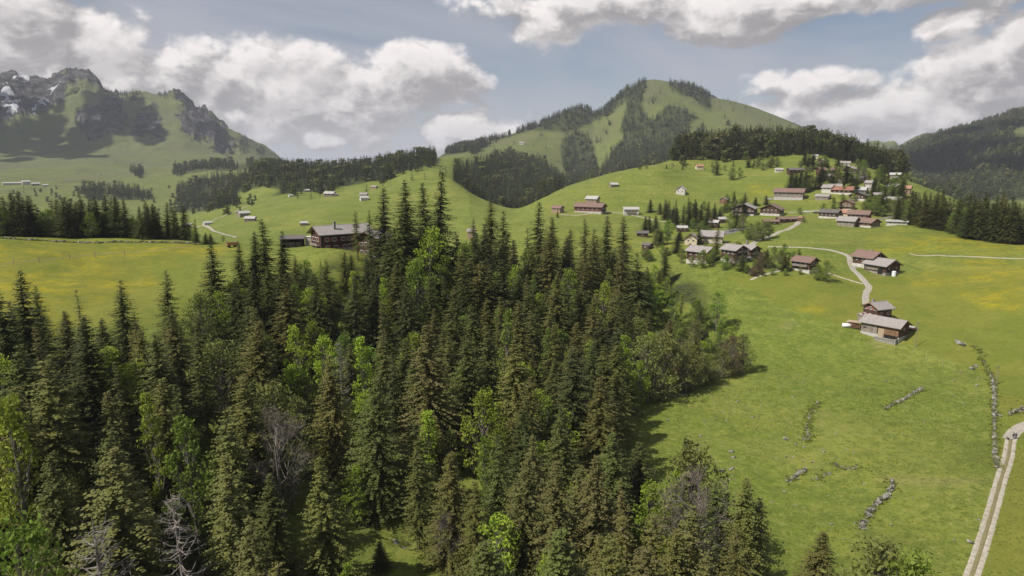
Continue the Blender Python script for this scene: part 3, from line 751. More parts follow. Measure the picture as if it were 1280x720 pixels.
DARK, GREEN, OLIV, BROWN = (.055, .074, .021), (.090, .110, .027), (.128, .132, .033), (.130, .128, .040)
LIME, FRESH, PALEOL, REDD = (.28, .36, .038), (.18, .26, .036), (.18, .205, .05), (.16, .11, .065)
TONE = {DARK: 'dark green', GREEN: 'mid green', OLIV: 'olive green', BROWN: 'brownish', LIME: 'lime green', FRESH: 'fresh green', PALEOL: 'pale olive', REDD: 'reddish brown'}
trees = []     # dicts: key, p, h (height), w (width factor), tone, hero
def add_tree(key, p, h, tone, w=1.0, hero=False, label=None):
    trees.append(dict(key=key, p=(float(p[0]), float(p[1]), float(p[2])), h=float(h), w=float(w), tone=tone, hero=hero, label=label))
def tip_height(p, py):
    """height a plant at p needs for its tip to show at image row py"""
    px = project(p[0], p[1], p[2] + 12)[0]
    s = float(az_slope(px, py)[1]); return s * math.hypot(p[0], p[1]) - p[2]
def hero(px, py, D, key, tone, w=1.0, label=None):
    a, s = az_slope(px, py); a = float(a)
    x, y = D * math.sin(a), D * math.cos(a); g0 = ground(x, y)
    add_tree(key, (x, y, g0), float(s) * D - g0, tone, w, True, label)
HERO = [ # tip px, tip py, distance, kind, tone, width
 (22,336,184,'spruce0',DARK,1.0),(3,352,176,'spruce2',DARK,1.0),(48,356,196,'spruce1',GREEN,.9),(100,360,192,'thin0',BROWN,.9),(150,349,190,'spruce4',DARK,1.0),(205,336,196,'spruce3',GREEN,1.0),(265,303,207,'spruce0',DARK,1.1),(128,395,176,'spruce2',GREEN,1),
 (330,272,226,'spruce1',GREEN,1.0),(312,288,222,'spruce0',DARK,1.0),(350,288,231,'spruce4',DARK,1.0),(298,300,218,'spruce2',GREEN,.9),(372,318,222,'spruce3',OLIV,.9),
 (477,233,243,'spruce0',DARK,1.0),(506,223,250,'spruce2',DARK,1.05),(545,213,254,'spruce5',DARK,1.0),(532,226,262,'spruce0',GREEN,.95),(462,262,246,'spruce3',GREEN,.8),(497,252,240,'spruce4',GREEN,1),
 (613,246,285,'spruce2',OLIV,1.0),(627,262,279,'spruce4',GREEN,1.0),(592,272,276,'spruce3',OLIV,.9),(570,288,262,'spruce6',OLIV,.9),
 (673,251,318,'spruce0',GREEN,1.1),(690,270,312,'spruce2',GREEN,1.1),(735,272,318,'spruce3',OLIV,1.0),(760,268,322,'spruce0',GREEN,1.0),(745,285,300,'spruce4',OLIV,1.0),(782,270,330,'spruce1',GREEN,1),(833,310,325,'spruce2',DARK,1.0),
 (537,402,158,'spruce5',BROWN,1.15),(466,468,136,'spruce2',GREEN,1.1),(405,572,112,'spruce5',OLIV,.95),(287,568,108,'spruce3',BROWN,1.0),(445,262,252,'spruce6',OLIV,.7),
 (648,420,160,'spruce2',OLIV,1.1),(612,405,175,'spruce4',GREEN,1.0),(755,470,152,'spruce0',OLIV,1.05),(722,420,178,'spruce2',BROWN,1.0),(690,405,190,'spruce5',OLIV,1.0),(760,430,185,'spruce2',OLIV,1.1),
 (580,330,225,'spruce0',DARK,1),(540,345,215,'spruce2',GREEN,1),(495,330,212,'spruce4',OLIV,1.05),(440,345,200,'spruce0',DARK,1.0),(395,345,196,'spruce2',DARK,1.0),(350,330,205,'spruce5',DARK,1.1),(315,390,172,'spruce3',OLIV,1),
 (60,440,150,'spruce5',BROWN,1.0),(130,555,112,'spruce5',BROWN,1.25),(200,470,140,'spruce0',OLIV,1),(250,420,160,'spruce6',GREEN,.9),(20,480,135,'spruce1',OLIV,1),
 (560,560,118,'spruce0',OLIV,.95),(590,600,112,'spruce3',OLIV,.9),(520,548,124,'spruce3',OLIV,.8),(622,545,116,'spruce1',GREEN,.9),(650,560,112,'spruce2',BROWN,.95),(690,575,108,'spruce4',BROWN,1),(740,560,110,'spruce2',BROWN,1),(785,640,100,'spruce3',OLIV,.9),
 (820,640,102,'spruce6',OLIV,1.0),(865,628,104,'spruce6',BROWN,1.0),(930,597,112,'spruce2',OLIV,1.0),(905,600,114,'spruce3',GREEN,1.0),(952,620,116,'spruce6',BROWN,.9),(845,655,99,'spruce1',OLIV,1),
 (1025,663,112,'spruce5',OLIV,1.15),(475,676,118,'spruce0',DARK,1.0),
 (222,612,104,'dead0',None,1.15),(128,640,98,'dead1',None,1.2),(424,424,165,'dead0',None,.9),(342,505,128,'bare0',None,.9),(560,632,116,'bare0',None,1.0),(870,545,122,'budding0',PALEOL,1.1),(895,560,120,'bare1',None,1.0),
 (438,338,216,'slim0',LIME,.9),(370,405,176,'beech1',LIME,.9),(400,418,172,'beech0',LIME,.8),(452,418,168,'slim0',LIME,.85),(535,282,238,'beech0',LIME,.95),(520,320,226,'beech2',FRESH,.9),(630,385,186,'slim1',FRESH,.8),(600,480,148,'beech1',LIME,.95),(620,500,146,'slim0',LIME,.9),(680,410,190,'slim1',FRESH,.7),
 (782,418,206,'slim0',LIME,1.0),(800,450,204,'beech1',LIME,.8),(845,578,120,'beech1',LIME,.7),(660,310,280,'beech0',FRESH,.9),(710,335,262,'beech2',FRESH,.9),(752,350,255,'beech1',LIME,.8),(575,300,250,'beech2',FRESH,.8),(640,330,255,'beech0',LIME,.7),(480,345,215,'slim0',LIME,.8),(250,360,190,'budding0',PALEOL,1.0),(275,420,165,'budding1',PALEOL,1.2),(340,470,140,'budding0',PALEOL,1.1),
 (10,490,130,'slim0',LIME,.9),(190,490,135,'slim1',LIME,.8),(235,520,125,'beech1',FRESH,.8),(25,640,96,'beech0',FRESH,.8),(430,700,100,'slim0',LIME,.8),(622,690,98,'slim1',LIME,.7),(610,545,130,'slim0',FRESH,.7),
 (830,415,218,'budding1',PALEOL,1.3),(860,425,225,'budding0',PALEOL,1.2),(880,440,232,'budding1',PALEOL,1.2),(812,420,214,'budding1',PALEOL,1.2),(898,363,283,'beech0',FRESH,1.1),(932,415,246,'budding0',PALEOL,1.1),(918,418,243,'budding1',REDD,.9),(905,435,240,'budding1',PALEOL,1.1),(870,400,260,'budding1',PALEOL,1.2),
 (850,395,262,'beech0',FRESH,.9),(870,372,282,'beech2',FRESH,.9),(840,372,283,'beech1',FRESH,.9),(815,360,285,'beech2',FRESH,.9),(790,345,296,'beech0',FRESH,.9),(795,395,240,'budding0',PALEOL,1.2),
 (1100,668,100,'budding0',PALEOL,1.3),(1120,690,96,'beech2',FRESH,.8),
]
for hh in HERO: hero(*hh)

# ---- the near forest, filled between the individually placed trees
def skyline(px): return pchip1([-200,0,60,150,230,265,300,340,372,400,460,480,500,560,615,660,700,760,800,830,870,900,940,962,985,1100],
                        [352,356,376,378,366,335,325,305,316,313,313,262,250,278,268,272,273,288,300,332,368,384,402,590,610,640], px)
pts = [np.array(t['p'][:2]) for t in trees]
def far_enough(x, y, r, P_):
    return all((x - q[0]) ** 2 + (y - q[1]) ** 2 > r * r for q in P_)
grid = {}
def g_add(x, y, c=8.0): grid.setdefault((int(x // c), int(y // c)), []).append((x, y))
def g_ok(x, y, r, c=8.0):
    i, j = int(x // c), int(y // c)
    for a in (-1, 0, 1):
        for b_ in (-1, 0, 1):
            for q in grid.get((i + a, j + b_), ()):
                if (x - q[0]) ** 2 + (y - q[1]) ** 2 < r * r: return False
    return True
for q in pts: g_add(*q)
cand = []
rr = np.random.default_rng(99)
N_TRY = 16000
aa = np.radians(rr.uniform(-45, 24, N_TRY)); DD = np.sqrt(rr.uniform(66 ** 2, 340 ** 2, N_TRY))
xs, ys = DD * np.sin(aa), DD * np.cos(aa)
sds = plan_sd(FOREST_PLAN, xs, ys)
nzf = fbm(xs / 25, ys / 25, 3, 55)
for k in range(N_TRY):
    if sds[k] < 3: continue
    x, y = xs[k], ys[k]
    if clear_here(x, y): continue
    cxk = 640 + math.tan(aa[k]) * F / .9839
    if 325 < cxk < 600 and DD[k] < 112: continue
    if 325 < cxk < 620 and DD[k] < 150 and rr.random() < .45: continue
    px_, _, _ = project(x, y, ground(x, y) + 20)
    px_ = float(px_)
    right = px_ > 785 and DD[k] > 200
    leafy = rr.random() < (.66 if right else (.26 if (px_ > 560 and DD[k] > 215) else .13 if px_ > 380 else .08 + .12 * (nzf[k] > .6)))
    sp = 5.4 if leafy else (7.1 if DD[k] < 230 else 6.2)
    if not g_ok(x, y, sp): continue
    z = ground(x, y)
    h = rr.uniform(12, 18) if leafy else rr.uniform(17, 31)
    if right: h *= .75
    lim = skyline(px_) + rr.uniform(0, 26)
    hmax = tip_height((x, y, z), lim)
    if hmax < 6: continue
    h = min(h, hmax * rr.uniform(.86, 1.0))
    if not leafy and 545 < px_ < 800 and DD[k] > 262 and rr.random() < .6 and hmax < 38: h = hmax * rr.uniform(.88, 1.0)
    if leafy:
        pl = [.19, .18, .16, .14, .08, .14, .09, .01, .01] if not right else [.24, .20, .22, .08, .02, .14, .08, .01, .01]
        key = rr.choice(['beech0', 'beech1', 'beech2', 'slim0', 'slim1', 'budding0', 'budding1', 'bare0', 'bare1'], p=pl)
        tone = [LIME, LIME, FRESH, FRESH, PALEOL][rr.integers(0, 5)]
        if key.startswith('budding'): tone = PALEOL if rr.random() < .6 else (FRESH if rr.random() < .8 else REDD)
        if key.startswith('bare'): tone = None
    else:
        key = rr.choice(['spruce0', 'spruce1', 'spruce2', 'spruce3', 'spruce4', 'spruce5', 'spruce6', 'thin1'], p=[.16, .14, .16, .13, .14, .12, .1, .05])
        warm = np.clip((px_ - 250) / 500, 0, 1) * .35 + np.clip((190 - DD[k]) / 120, 0, 1) * .25
        u = rr.random()
        tone = BROWN if u < .10 + warm * .5 else OLIV if u < .40 + warm * .6 else GREEN if u < .75 + warm * .2 else DARK
    g_add(x, y)
    add_tree(key, (x, y, z), h, tone, rr.uniform(.85, 1.32))

# ---- other near trees, each one standing where the photograph shows it: base px, py, height in photo px
def by_base(px, py, hpx, key, tone, w=1.0, dmin=60, label=None):
    p = at(px, py, dmin); d = depth_of(p)
    add_tree(key, p, hpx / F * d * 1.02, tone, w, True, label)
SMALL = [
 (1032,352,27,'beech0',FRESH,1.3),(1020,350,20,'beech2',FRESH,1.1),(853,212,9,'spruce0',DARK,1.2),(840,213,10,'bare0',None,1.2),(896,219,14,'spruce1',DARK,1.2),
 (915,225,16,'budding0',PALEOL,1.6),(925,223,14,'beech1',FRESH,1.4),(908,254,12,'budding0',FRESH,1.3),(917,252,13,'beech1',FRESH,1.1),(944,257,11,'spruce0',DARK,1.4),(958,256,12,'spruce1',DARK,1.4),(962,262,8,'beech0',FRESH,1.2),
 (930,270,17,'spruce3',DARK,1.3),(921,285,24,'spruce0',GREEN,1.4),(925,262,14,'spruce2',DARK,1.4),(912,290,24,'beech1',FRESH,1.1),(928,292,26,'budding0',PALEOL,1.0),
 (806,290,20,'spruce0',DARK,1.2),(812,290,20,'spruce1',DARK,1.2),(820,291,22,'spruce2',DARK,1.2),(834,305,30,'beech0',FRESH,1.1),(846,285,26,'spruce1',DARK,1.1),(853,283,28,'spruce3',DARK,1.1),(861,282,30,'spruce0',DARK,1.1),(869,282,30,'spruce2',DARK,1.1),(876,285,30,'spruce1',DARK,1.1),(884,280,28,'spruce0',GREEN,1.1),(866,290,18,'beech0',FRESH,1.1),(879,292,16,'beech2',FRESH,1.1),(893,275,17,'spruce4',DARK,1.2),(899,276,15,'spruce0',DARK,1.2),
 (895,323,38,'spruce3',OLIV,1.2),(878,335,24,'budding0',FRESH,1.3),(890,330,20,'beech0',FRESH,1.2),(928,338,20,'spruce0',GREEN,1.3),(905,336,18,'beech2',FRESH,1.3),
 (945,302,26,'budding0',PALEOL,1.5),(953,300,24,'budding1',PALEOL,1.4),(961,298,22,'beech0',FRESH,1.3),(938,300,22,'budding0',FRESH,1.2),
 (968,324,16,'beech0',FRESH,1.4),(975,330,18,'budding0',PALEOL,1.4),(962,336,16,'budding1',PALEOL,1.5),(985,332,14,'spruce0',GREEN,1.3),(950,336,15,'budding0',REDD,1.3),(978,318,14,'beech2',FRESH,1.3),(998,322,12,'beech0',FRESH,1.2),(940,345,12,'budding1',REDD,1.5),(1000,343,10,'budding0',PALEOL,1.3),
 (988,236,22,'spruce0',DARK,1.3),(994,238,24,'spruce2',DARK,1.3),(1000,238,26,'spruce1',DARK,1.3),(1006,240,26,'spruce0',DARK,1.3),(1012,238,20,'budding0',PALEOL,1.6),(1019,236,22,'spruce3',DARK,1.3),(1025,236,20,'spruce0',DARK,1.3),(1008,241,16,'budding1',PALEOL,1.5),
 (1040,235,16,'spruce2',DARK,1.3),(1045,222,20,'spruce0',DARK,1.0),(1049,222,16,'spruce1',OLIV,1.2),(1057,228,22,'spruce0',DARK,1.4),(1062,226,16,'beech0',FRESH,1.4),(1065,232,18,'spruce3',DARK,1.4),(1046,232,18,'beech0',PALEOL,1.3),(1083,230,20,'bare1',None,1.5),(1079,226,14,'spruce0',DARK,1.4),(1090,242,14,'spruce2',DARK,1.6),(1098,242,14,'spruce1',DARK,1.5),
 (1094,270,26,'beech0',FRESH,1.5),(1100,270,26,'spruce1',DARK,1.5),(1088,268,20,'beech2',FRESH,1.4),(1108,262,14,'budding0',PALEOL,1.4),(1118,270,20,'budding1',PALEOL,1.6),(1122,262,18,'budding0',PALEOL,1.6),(1050,262,9,'beech0',FRESH,2.0),(1042,261,8,'beech0',FRESH,1.6),(1066,252,10,'beech2',LIME,1.3),(1108,246,12,'spruce0',DARK,1.5),(1115,244,12,'beech0',FRESH,1.5),(1028,262,8,'beech2',FRESH,1.6),(1085,256,10,'beech1',FRESH,1.5),(1004,279,9,'beech0',PALEOL,1.5),
 (700,264,7,'beech0',FRESH,1.4),(697,272,10,'spruce0',DARK,1.2),(800,212,6,'beech2',REDD,1.4),(808,211,5,'beech0',FRESH,1.4),(833,211,6,'spruce0',DARK,1.4),(1132,412,13,'beech0',LIME,1.2),
 (245,303,12,'spruce0',GREEN,1.2),(257,305,14,'spruce2',DARK,1.1),(264,305,13,'spruce0',GREEN,1.2),(279,303,9,'beech0',FRESH,1.3),
 (804,521,11,'budding0',PALEOL,1.0),
]
for s_ in SMALL: by_base(*s_)
rv = np.random.default_rng(321)
for k in range(70):
    a_, b_ = rv.uniform(990, 1125), rv.uniform(206, 268)
    if b_ > 236 and a_ < 1038 and b_ < 266: continue
    if abs(b_ - 262) < 5 and a_ < 1040: continue
    kk = ['spruce0', 'spruce2', 'spruce4', 'beech0', 'beech2', 'budding0', 'budding1'][rv.integers(0, 7)]
    by_base(a_, b_, rv.uniform(6, 11) if not kk.startswith('spruce') else rv.uniform(9, 15), kk, DARK if kk.startswith('spruce') else (PALEOL if kk.startswith('budding') else FRESH), 1.35)
for k in range(26):
    a_ = rv.uniform(845, 975); b_ = 206 + rv.uniform(0, 14) * (1 if a_ < 930 else .5)
    kk = ['spruce0', 'beech0', 'beech2', 'budding0', 'budding1'][rv.integers(0, 5)]
    if 862 < a_ < 890 and b_ > 209: continue
    by_base(a_, b_, rv.uniform(7, 14), kk, DARK if kk.startswith('spruce') else PALEOL, 1.4)
BELT = [(812,262,935,292,44,.55),(845,300,960,345,26,.2),(940,322,1000,346,26,.1),(1000,205,1100,235,26,.5),(1085,236,1130,272,18,.4),(800,296,850,330,16,.3)]
for (x0_, y0_, x1_, y1_, n_, con_) in BELT:
    for k in range(n_):
        a_, b_ = rv.uniform(x0_, x1_), rv.uniform(y0_, y1_)
        if 897 < a_ < 938 and b_ > 280 and b_ < 296: continue            # the car park stays open
        if any(abs(a_ - q[0]) < q[2] and -3 < b_ - q[1] < 7 for q in ((871,322,16),(911,322,15),(933,318,11),(1001,334,14),(885,297,20),(942,266,14),(975,268,14))): continue
        if rv.random() < con_: by_base(a_, b_, rv.uniform(13, 24), ['spruce0', 'spruce1', 'spruce4', 'spruce5'][rv.integers(0, 4)], [DARK, GREEN][rv.integers(0, 2)], 1.25)
        else: by_base(a_, b_, rv.uniform(8, 16) * (.75 if y0_ > 315 else 1), ['beech0', 'beech2', 'budding0', 'budding1'][rv.integers(0, 4)], [FRESH, PALEOL, FRESH, PALEOL, REDD][rv.integers(0, 5)], 1.4)
# row of trees behind the wall on the left, and the wood on the right, by plan
def plan_row(cx0, cx1, D0, D1, n, h0, h1, keys, tones, slack=0.0, seed=1, tipline=None, mind=3.6):
    r2 = np.random.default_rng(seed); got = []
    for k in range(n * 12):
        if len(got) >= n: break
        t = r2.random(); cx = cx0 + (cx1 - cx0) * t
        D = r2.uniform(*D0) * (1 - t) + r2.uniform(*D1) * t
        p = in_front(cx, D)
        if not far_enough(p.x, p.y, mind, got): continue
        got.append((p.x, p.y))
        h = r2.uniform(h0, h1)
        i = r2.integers(0, len(keys))
        if tipline is not None: h = min(h, tip_height(p, pchip1(tipline[0], tipline[1], cx) + r2.uniform(0, 10)))
        if h < 5: continue
        key = keys[i]; leafy = not key.startswith('spruce')
        add_tree(key, p, h * (.7 if leafy else 1), (FRESH if leafy else tones[r2.integers(0, len(tones))]), r2.uniform(.9, 1.25))
plan_row(-60, 242, (338, 372), (318, 372), 95, 18, 27, ['spruce0', 'spruce1', 'spruce2', 'spruce4', 'spruce5', 'spruce0', 'budding0'], [DARK, DARK, DARK, GREEN, OLIV], seed=5,
         tipline=([-60, 0, 20, 60, 90, 110, 150, 190, 215, 228, 245], [232, 230, 236, 242, 246, 240, 246, 250, 252, 258, 285]))
plan_row(1128, 1215, (478, 560), (455, 560), 90, 16, 25, ['spruce0', 'spruce2', 'spruce4', 'spruce5', 'spruce1', 'budding0', 'beech0'], [DARK, GREEN, OLIV, OLIV], seed=6, tipline=([1128, 1150, 1180, 1215], [240, 236, 234, 234]))
plan_row(1215, 1330, (440, 545), (436, 545), 150, 18, 27, ['spruce0', 'spruce2', 'spruce4', 'spruce5', 'spruce1', 'budding1'], [DARK, GREEN, OLIV], seed=8, tipline=([1215, 1250, 1290, 1330], [234, 232, 230, 230]))
plan_row(1095, 1135, (600, 690), (600, 690), 24, 10, 18, ['spruce0', 'beech0', 'budding0'], [DARK, GREEN], seed=12)

# ---- which trees show largest? paint simple tree shapes into a small depth buffer
tb = depth_buffer(); idb = np.full((BH, BW), -1)
order = sorted(range(len(trees)), key=lambda i: -math.hypot(*trees[i]['p'][:2]))
for i in order:
    t = trees[i]; x, y, z = t['p']; D = math.hypot(x, y)
    bx, by, dep = project(x, y, z); tx, ty, _ = project(x, y, z + t['h'])
    s = BW / 1280; bx, by, tx, ty = bx * s, by * s, tx * s, ty * s
    pr = PROTO[t['key']]; hw = pr[3] * t['h'] / pr[2] * t['w'] * F / dep * s * .8
    con = t['key'].startswith(('spruce', 'thin', 'dead'))
    y0, y1 = int(max(0, math.floor(ty))), int(min(BH - 1, math.ceil(by)))
    for yy in range(y0, y1 + 1):
        f = (yy + .5 - ty) / max(by - ty, .5); f = min(1, max(0, f))
        ww = hw * (f ** .8 if con else math.sqrt(max(0, 1 - (2 * f / 1.0 - 1) ** 2)) if f < .9 else .3)
        cx_ = tx + (bx - tx) * f; a_, b_ = int(max(0, math.floor(cx_ - ww + .5))), int(min(BW - 1, math.ceil(cx_ + ww - .5)))
        if b_ < a_: continue
        seg = tb[yy, a_:b_ + 1] > D - 4
        row = idb[yy, a_:b_ + 1]; row[seg] = i
cnt = np.bincount(idb[idb >= 0].ravel(), minlength=len(trees))
# ---- single trees (empty > trunk, crown) and the leftovers as one mass
KIND = {'spruce': ('spruce_tree', 'spruce'), 'thin': ('spruce_tree', 'spruce'), 'dead': ('dead_tree', 'dead tree'), 'bare': ('bare_tree', 'bare tree'),
        'beech': ('leafy_tree', 'tree'), 'slim': ('leafy_tree', 'tree'), 'budding': ('leafy_tree', 'tree')}
def kindof(t): return KIND[t['key'].rstrip('0123456789')]
by_kind = {}
for i, t in enumerate(trees): by_kind.setdefault(kindof(t)[0], []).append(i)
single = set()
LIMIT = {'spruce_tree': 298, 'leafy_tree': 290, 'bare_tree': 200, 'dead_tree': 100}
for kname, ids in by_kind.items():
    ids.sort(key=lambda i: -(cnt[i] + (3 if trees[i]['hero'] else 0)))
    for i in ids[:LIMIT[kname]]:
        if cnt[i] >= 3: single.add(i)
def place_words(t):
    D = math.hypot(*t['p'][:2]); px = project(*t['p'])[0]; cx = float(px)
    if D > 430 and cx > 1110: return 'in the right-hand wood'
    if 315 < D < 380 and cx < 260: return 'behind the left meadow'
    if D > 430: return 'by the village houses'
    if D > 330 and cx > 780: return 'beside the lower chalets'
    if plan_sd(FOREST_PLAN, np.array([t['p'][0]]), np.array([t['p'][1]]))[0] < 3: return 'on open grass'
    return 'in the near forest'
used = {}
SHAPE = {'thin': 'thin sparse', 'slim': 'slender', 'budding': 'half-leafed', 'beech': 'bushy', 'spruce': '', 'dead': '', 'bare': ''}
for n_, i in enumerate(sorted(single, key=lambda i: -cnt[i])):
    t = trees[i]; tr, cr, H, R_ = PROTO[t['key']]; s = t['h'] / H
    w = t['w'] * (s ** .35 if t['h'] < 18 and t['key'].startswith('spruce') else 1.0) / (s ** 0.15 if s > 1 else 1)
    wx = s * t['w'] if not t['key'].startswith('spruce') else min(1.25, max(s, s ** .7)) * t['w'] * 1.32
    nm, cat = kindof(t)
    rz = (i * 2.3999) % 6.283
    root = empty(nm, t['p'], rz, (wx, wx, s))
    if t['h'] > 9: root.rotation_euler = (.035 * math.sin(i * 3.7), .035 * math.sin(i * 5.3 + 1), rz)
    base = t['key'].rstrip('0123456789')
    parts = [('trunk', tr), ('branches' if base == 'dead' else 'crown', cr)]
    for pn, me_ in parts:
        c = bpy.data.objects.new(pn, me_); COL.objects.link(c); c.parent = root
        if pn == 'crown' and t['tone']:
            j = 1 + .16 * math.sin(i * 12.9898); c.color = (t['tone'][0] * j, t['tone'][1] * (1 + .08 * math.sin(i * 7.1)) * j, t['tone'][2] * j, 1)
    tx, ty, _ = project(t['p'][0], t['p'][1], t['p'][2] + t['h'])
    hx, vy = float(tx) / 12.8, float(ty) / 7.2
    look = {'dead_tree': 'bleached dead spruce skeleton', 'bare_tree': 'leafless grey brown tree'}.get(nm) or ' '.join(q for q in (SHAPE[base], TONE[t['tone']], 'spruce' if nm == 'spruce_tree' else 'tree') if q)
    key_ = (round(hx), round(vy)); k2 = (look, key_)
    where = '%d%% across, %d%% down' % key_
    if k2 in used: where = '%.1f%% across, %.1f%% down' % (hx, vy)
    used[k2] = 1
    tag(root, (t['label'] or '%s %s, tip at %s' % (look, place_words(t), where)), cat,
        {'spruce_tree': 'spruces of the forest and meadows', 'leafy_tree': 'broadleaved trees of the forest and village', 'bare_tree': 'leafless trees in the forest', 'dead_tree': 'dead spruces in the forest'}[nm])

# ---- masses of trees too many to count: one object each, points that carry instances
LOD = []
def lod_spruce(seed, nb, step, size, R, mat, H=26.0):
    V, Q, bo, lean = spruce(seed, H, R, nb, step, size, .8, .04, .35)
    mb = MB(); mb.tube([(0, 0, -2), (0, 0, H * .9)], [.3, .05], 4)
    V = np.concatenate([V, np.array(mb.v)]); tq = np.array([f for f in mb.f if len(f) == 4]) + len(V) - len(mb.v)
    Q = np.concatenate([Q, tq]); me = np_mesh('needles', V / H, Q, mat); return me
def lod_leafy(seed, mat, per, H=13.0, size=.6):
    r = np.random.default_rng(seed); tips = [(q[0] * 2.2, q[1] * 2.2, H * (.12 + .8 * h_)) for q, h_ in zip(r.normal(0, .6, (26, 2)), r.random(26))]
    V, Q = leaf_quads(tips, seed, per, 1.5, size, .1); me = np_mesh('leaves', V / H, Q, mat); return me
def stuff_forest(name, label, cat, P_, meshes, weights=None, seed=3):
    """P_: rows of x, y, z, height, width"""
    P_ = np.asarray(P_, float); n = len(P_); print('STUFF', name, n)
    if n == 0: return
    r = np.random.default_rng(seed)
    me_ = bpy.data.meshes.new(name); me_.vertices.add(n); me_.vertices.foreach_set('co', P_[:, :3].astype(np.float32).ravel())
    a = me_.attributes.new('var', 'INT', 'POINT'); a.data.foreach_set('value', r.choice(len(meshes), n, p=weights).astype(np.int32))
    a = me_.attributes.new('rot', 'FLOAT_VECTOR', 'POINT'); rv = np.zeros((n, 3), np.float32); rv[:, 2] = r.uniform(0, 6.283, n); a.data.foreach_set('vector', rv.ravel())
    a = me_.attributes.new('size', 'FLOAT_VECTOR', 'POINT'); sv = np.stack([P_[:, 4], P_[:, 4], P_[:, 3]], -1).astype(np.float32); a.data.foreach_set('vector', sv.ravel())
    col = bpy.data.collections.new(name + '_sources')
    for k, m_ in enumerate(meshes):
        o_ = bpy.data.objects.new('%s_source_%02d' % (name, k), m_); col.objects.link(o_)
    ob = bpy.data.objects.new(name, me_); COL.objects.link(ob)
    ng = bpy.data.node_groups.new(name, 'GeometryNodeTree')
    ng.interface.new_socket('Geometry', in_out='INPUT', socket_type='NodeSocketGeometry'); ng.interface.new_socket('Geometry', in_out='OUTPUT', socket_type='NodeSocketGeometry')
    gi = ng.nodes.new('NodeGroupInput'); go = ng.nodes.new('NodeGroupOutput')
    ip = ng.nodes.new('GeometryNodeInstanceOnPoints'); ci = ng.nodes.new('GeometryNodeCollectionInfo')
    ci.inputs['Collection'].default_value = col; ci.inputs['Separate Children'].default_value = True; ci.inputs['Reset Children'].default_value = True
    def attr(nm_, ty):
        q = ng.nodes.new('GeometryNodeInputNamedAttribute'); q.data_type = ty; q.inputs['Name'].default_value = nm_; return q.outputs['Attribute']
    ng.links.new(gi.outputs[0], ip.inputs['Points']); ng.links.new(ci.outputs[0], ip.inputs['Instance']); ip.inputs['Pick Instance'].default_value = True
    ng.links.new(attr('var', 'INT'), ip.inputs['Instance Index'])
    e2r = ng.nodes.new('FunctionNodeEulerToRotation'); ng.links.new(attr('rot', 'FLOAT_VECTOR'), e2r.inputs[0]); ng.links.new(e2r.outputs[0], ip.inputs['Rotation'])
    ng.links.new(attr('size', 'FLOAT_VECTOR'), ip.inputs['Scale']); ng.links.new(ip.outputs[0], go.inputs[0])
    md = ob.modifiers.new('scatter', 'NODES'); md.node_group = ng
    tag(ob, label, cat, None, 'stuff'); return ob
mid_s = [lod_spruce(300 + k, [150, 130, 170][k], .8, 1.5, [4.2, 3.6, 4.8][k], m_needles_near) for k in range(3)]
mid_l = [lod_leafy(320 + k, m_leaves_far, 40) for k in range(2)]
far_s = [lod_spruce(330 + k, [46, 40, 52][k], 1.5, 2.6, [4.4, 3.8, 5.0][k], m_needles_far) for k in range(3)]
vfar_s = [lod_spruce(340 + k, [17, 14][k], 2.4, 4.6, [4.6, 4.0][k], m_needles_far) for k in range(2)]
far_l = [lod_leafy(350, m_leaves_far, 10, size=1.1)]; vfar_l = [lod_leafy(351, m_leaves_far, 4, size=1.8)]
rest_s = [(*t['p'], t['h'], t['h'] * t['w'] * 1.2) for i, t in enumerate(trees) if i not in single and kindof(t)[0] == 'spruce_tree']
rest_l = [(*t['p'], t['h'], t['h'] * t['w'] * .8) for i, t in enumerate(trees) if i not in single and kindof(t)[0] != 'spruce_tree']
stuff_forest('conifer_forest', 'smaller spruces filling the gaps of the near forest', 'forest', rest_s, mid_s)
stuff_forest('broadleaf_undergrowth', 'fresh green broadleaved trees filling gaps of the near forest', 'undergrowth', rest_l, mid_l)
print('TREES', len(trees), 'single', len(single), {k: len([i for i in v if i in single]) for k, v in by_kind.items()})

def poly_scatter(polys, Dlo, Dhi, spacing, hmin, hmax, wid=1.0, wobble=3.0, seed=1, dens=None, cull=True, holes=()):
    """scatter trees over the ground whose photograph position lies inside the outlines"""
    r = np.random.default_rng(seed); out = []
    allp = np.concatenate([np.array(p, float) for p in polys]); pmin, pmax = allp.min(0), allp.max(0)
    a0 = float(az_slope(pmin[0] - 10, pmax[1])[0]); a1 = float(az_slope(pmax[0] + 10, pmax[1])[0])
    n = int((Dhi ** 2 - Dlo ** 2) / 2 * (a1 - a0) / spacing ** 2); n = min(n, 400000)
    a = r.uniform(a0, a1, n); D = np.sqrt(r.uniform(Dlo ** 2, Dhi ** 2, n)); x, y = D * np.sin(a), D * np.cos(a)
    z = ground(x, y); px, py, _ = project(x, y, z)
    wv = (fbm(x / (D * .02), y / (D * .02), 3, seed) - .5) * 2 * wobble * 2
    sd_ = np.full(n, -99.0)
    for p in polys: sd_ = np.maximum(sd_, polysd(p, px, py))
    for p in holes: sd_ = np.minimum(sd_, -polysd(p, px, py) )
    keep = sd_ + wv > 0
    if dens is not None: keep &= (r.random(n) < dens) & (fbm(x / (D * .012), y / (D * .012), 2, seed + 5) > .38)
    if cull:   # ground turned away and well behind a crest shows nothing: leave it out
        i, j, u, v = _cell(x, y); keep &= (z + 30) / D > SMAX[np.maximum(i - 1, 0), j] - .001
    keep &= px > -60; keep &= px < 1340
    h = r.uniform(hmin, hmax, n) * np.where(r.random(n) < .22, .65, 1)
    o = np.stack([x, y, z, h, h * wid * r.uniform(.85, 1.2, n)], -1)[keep]
    return o
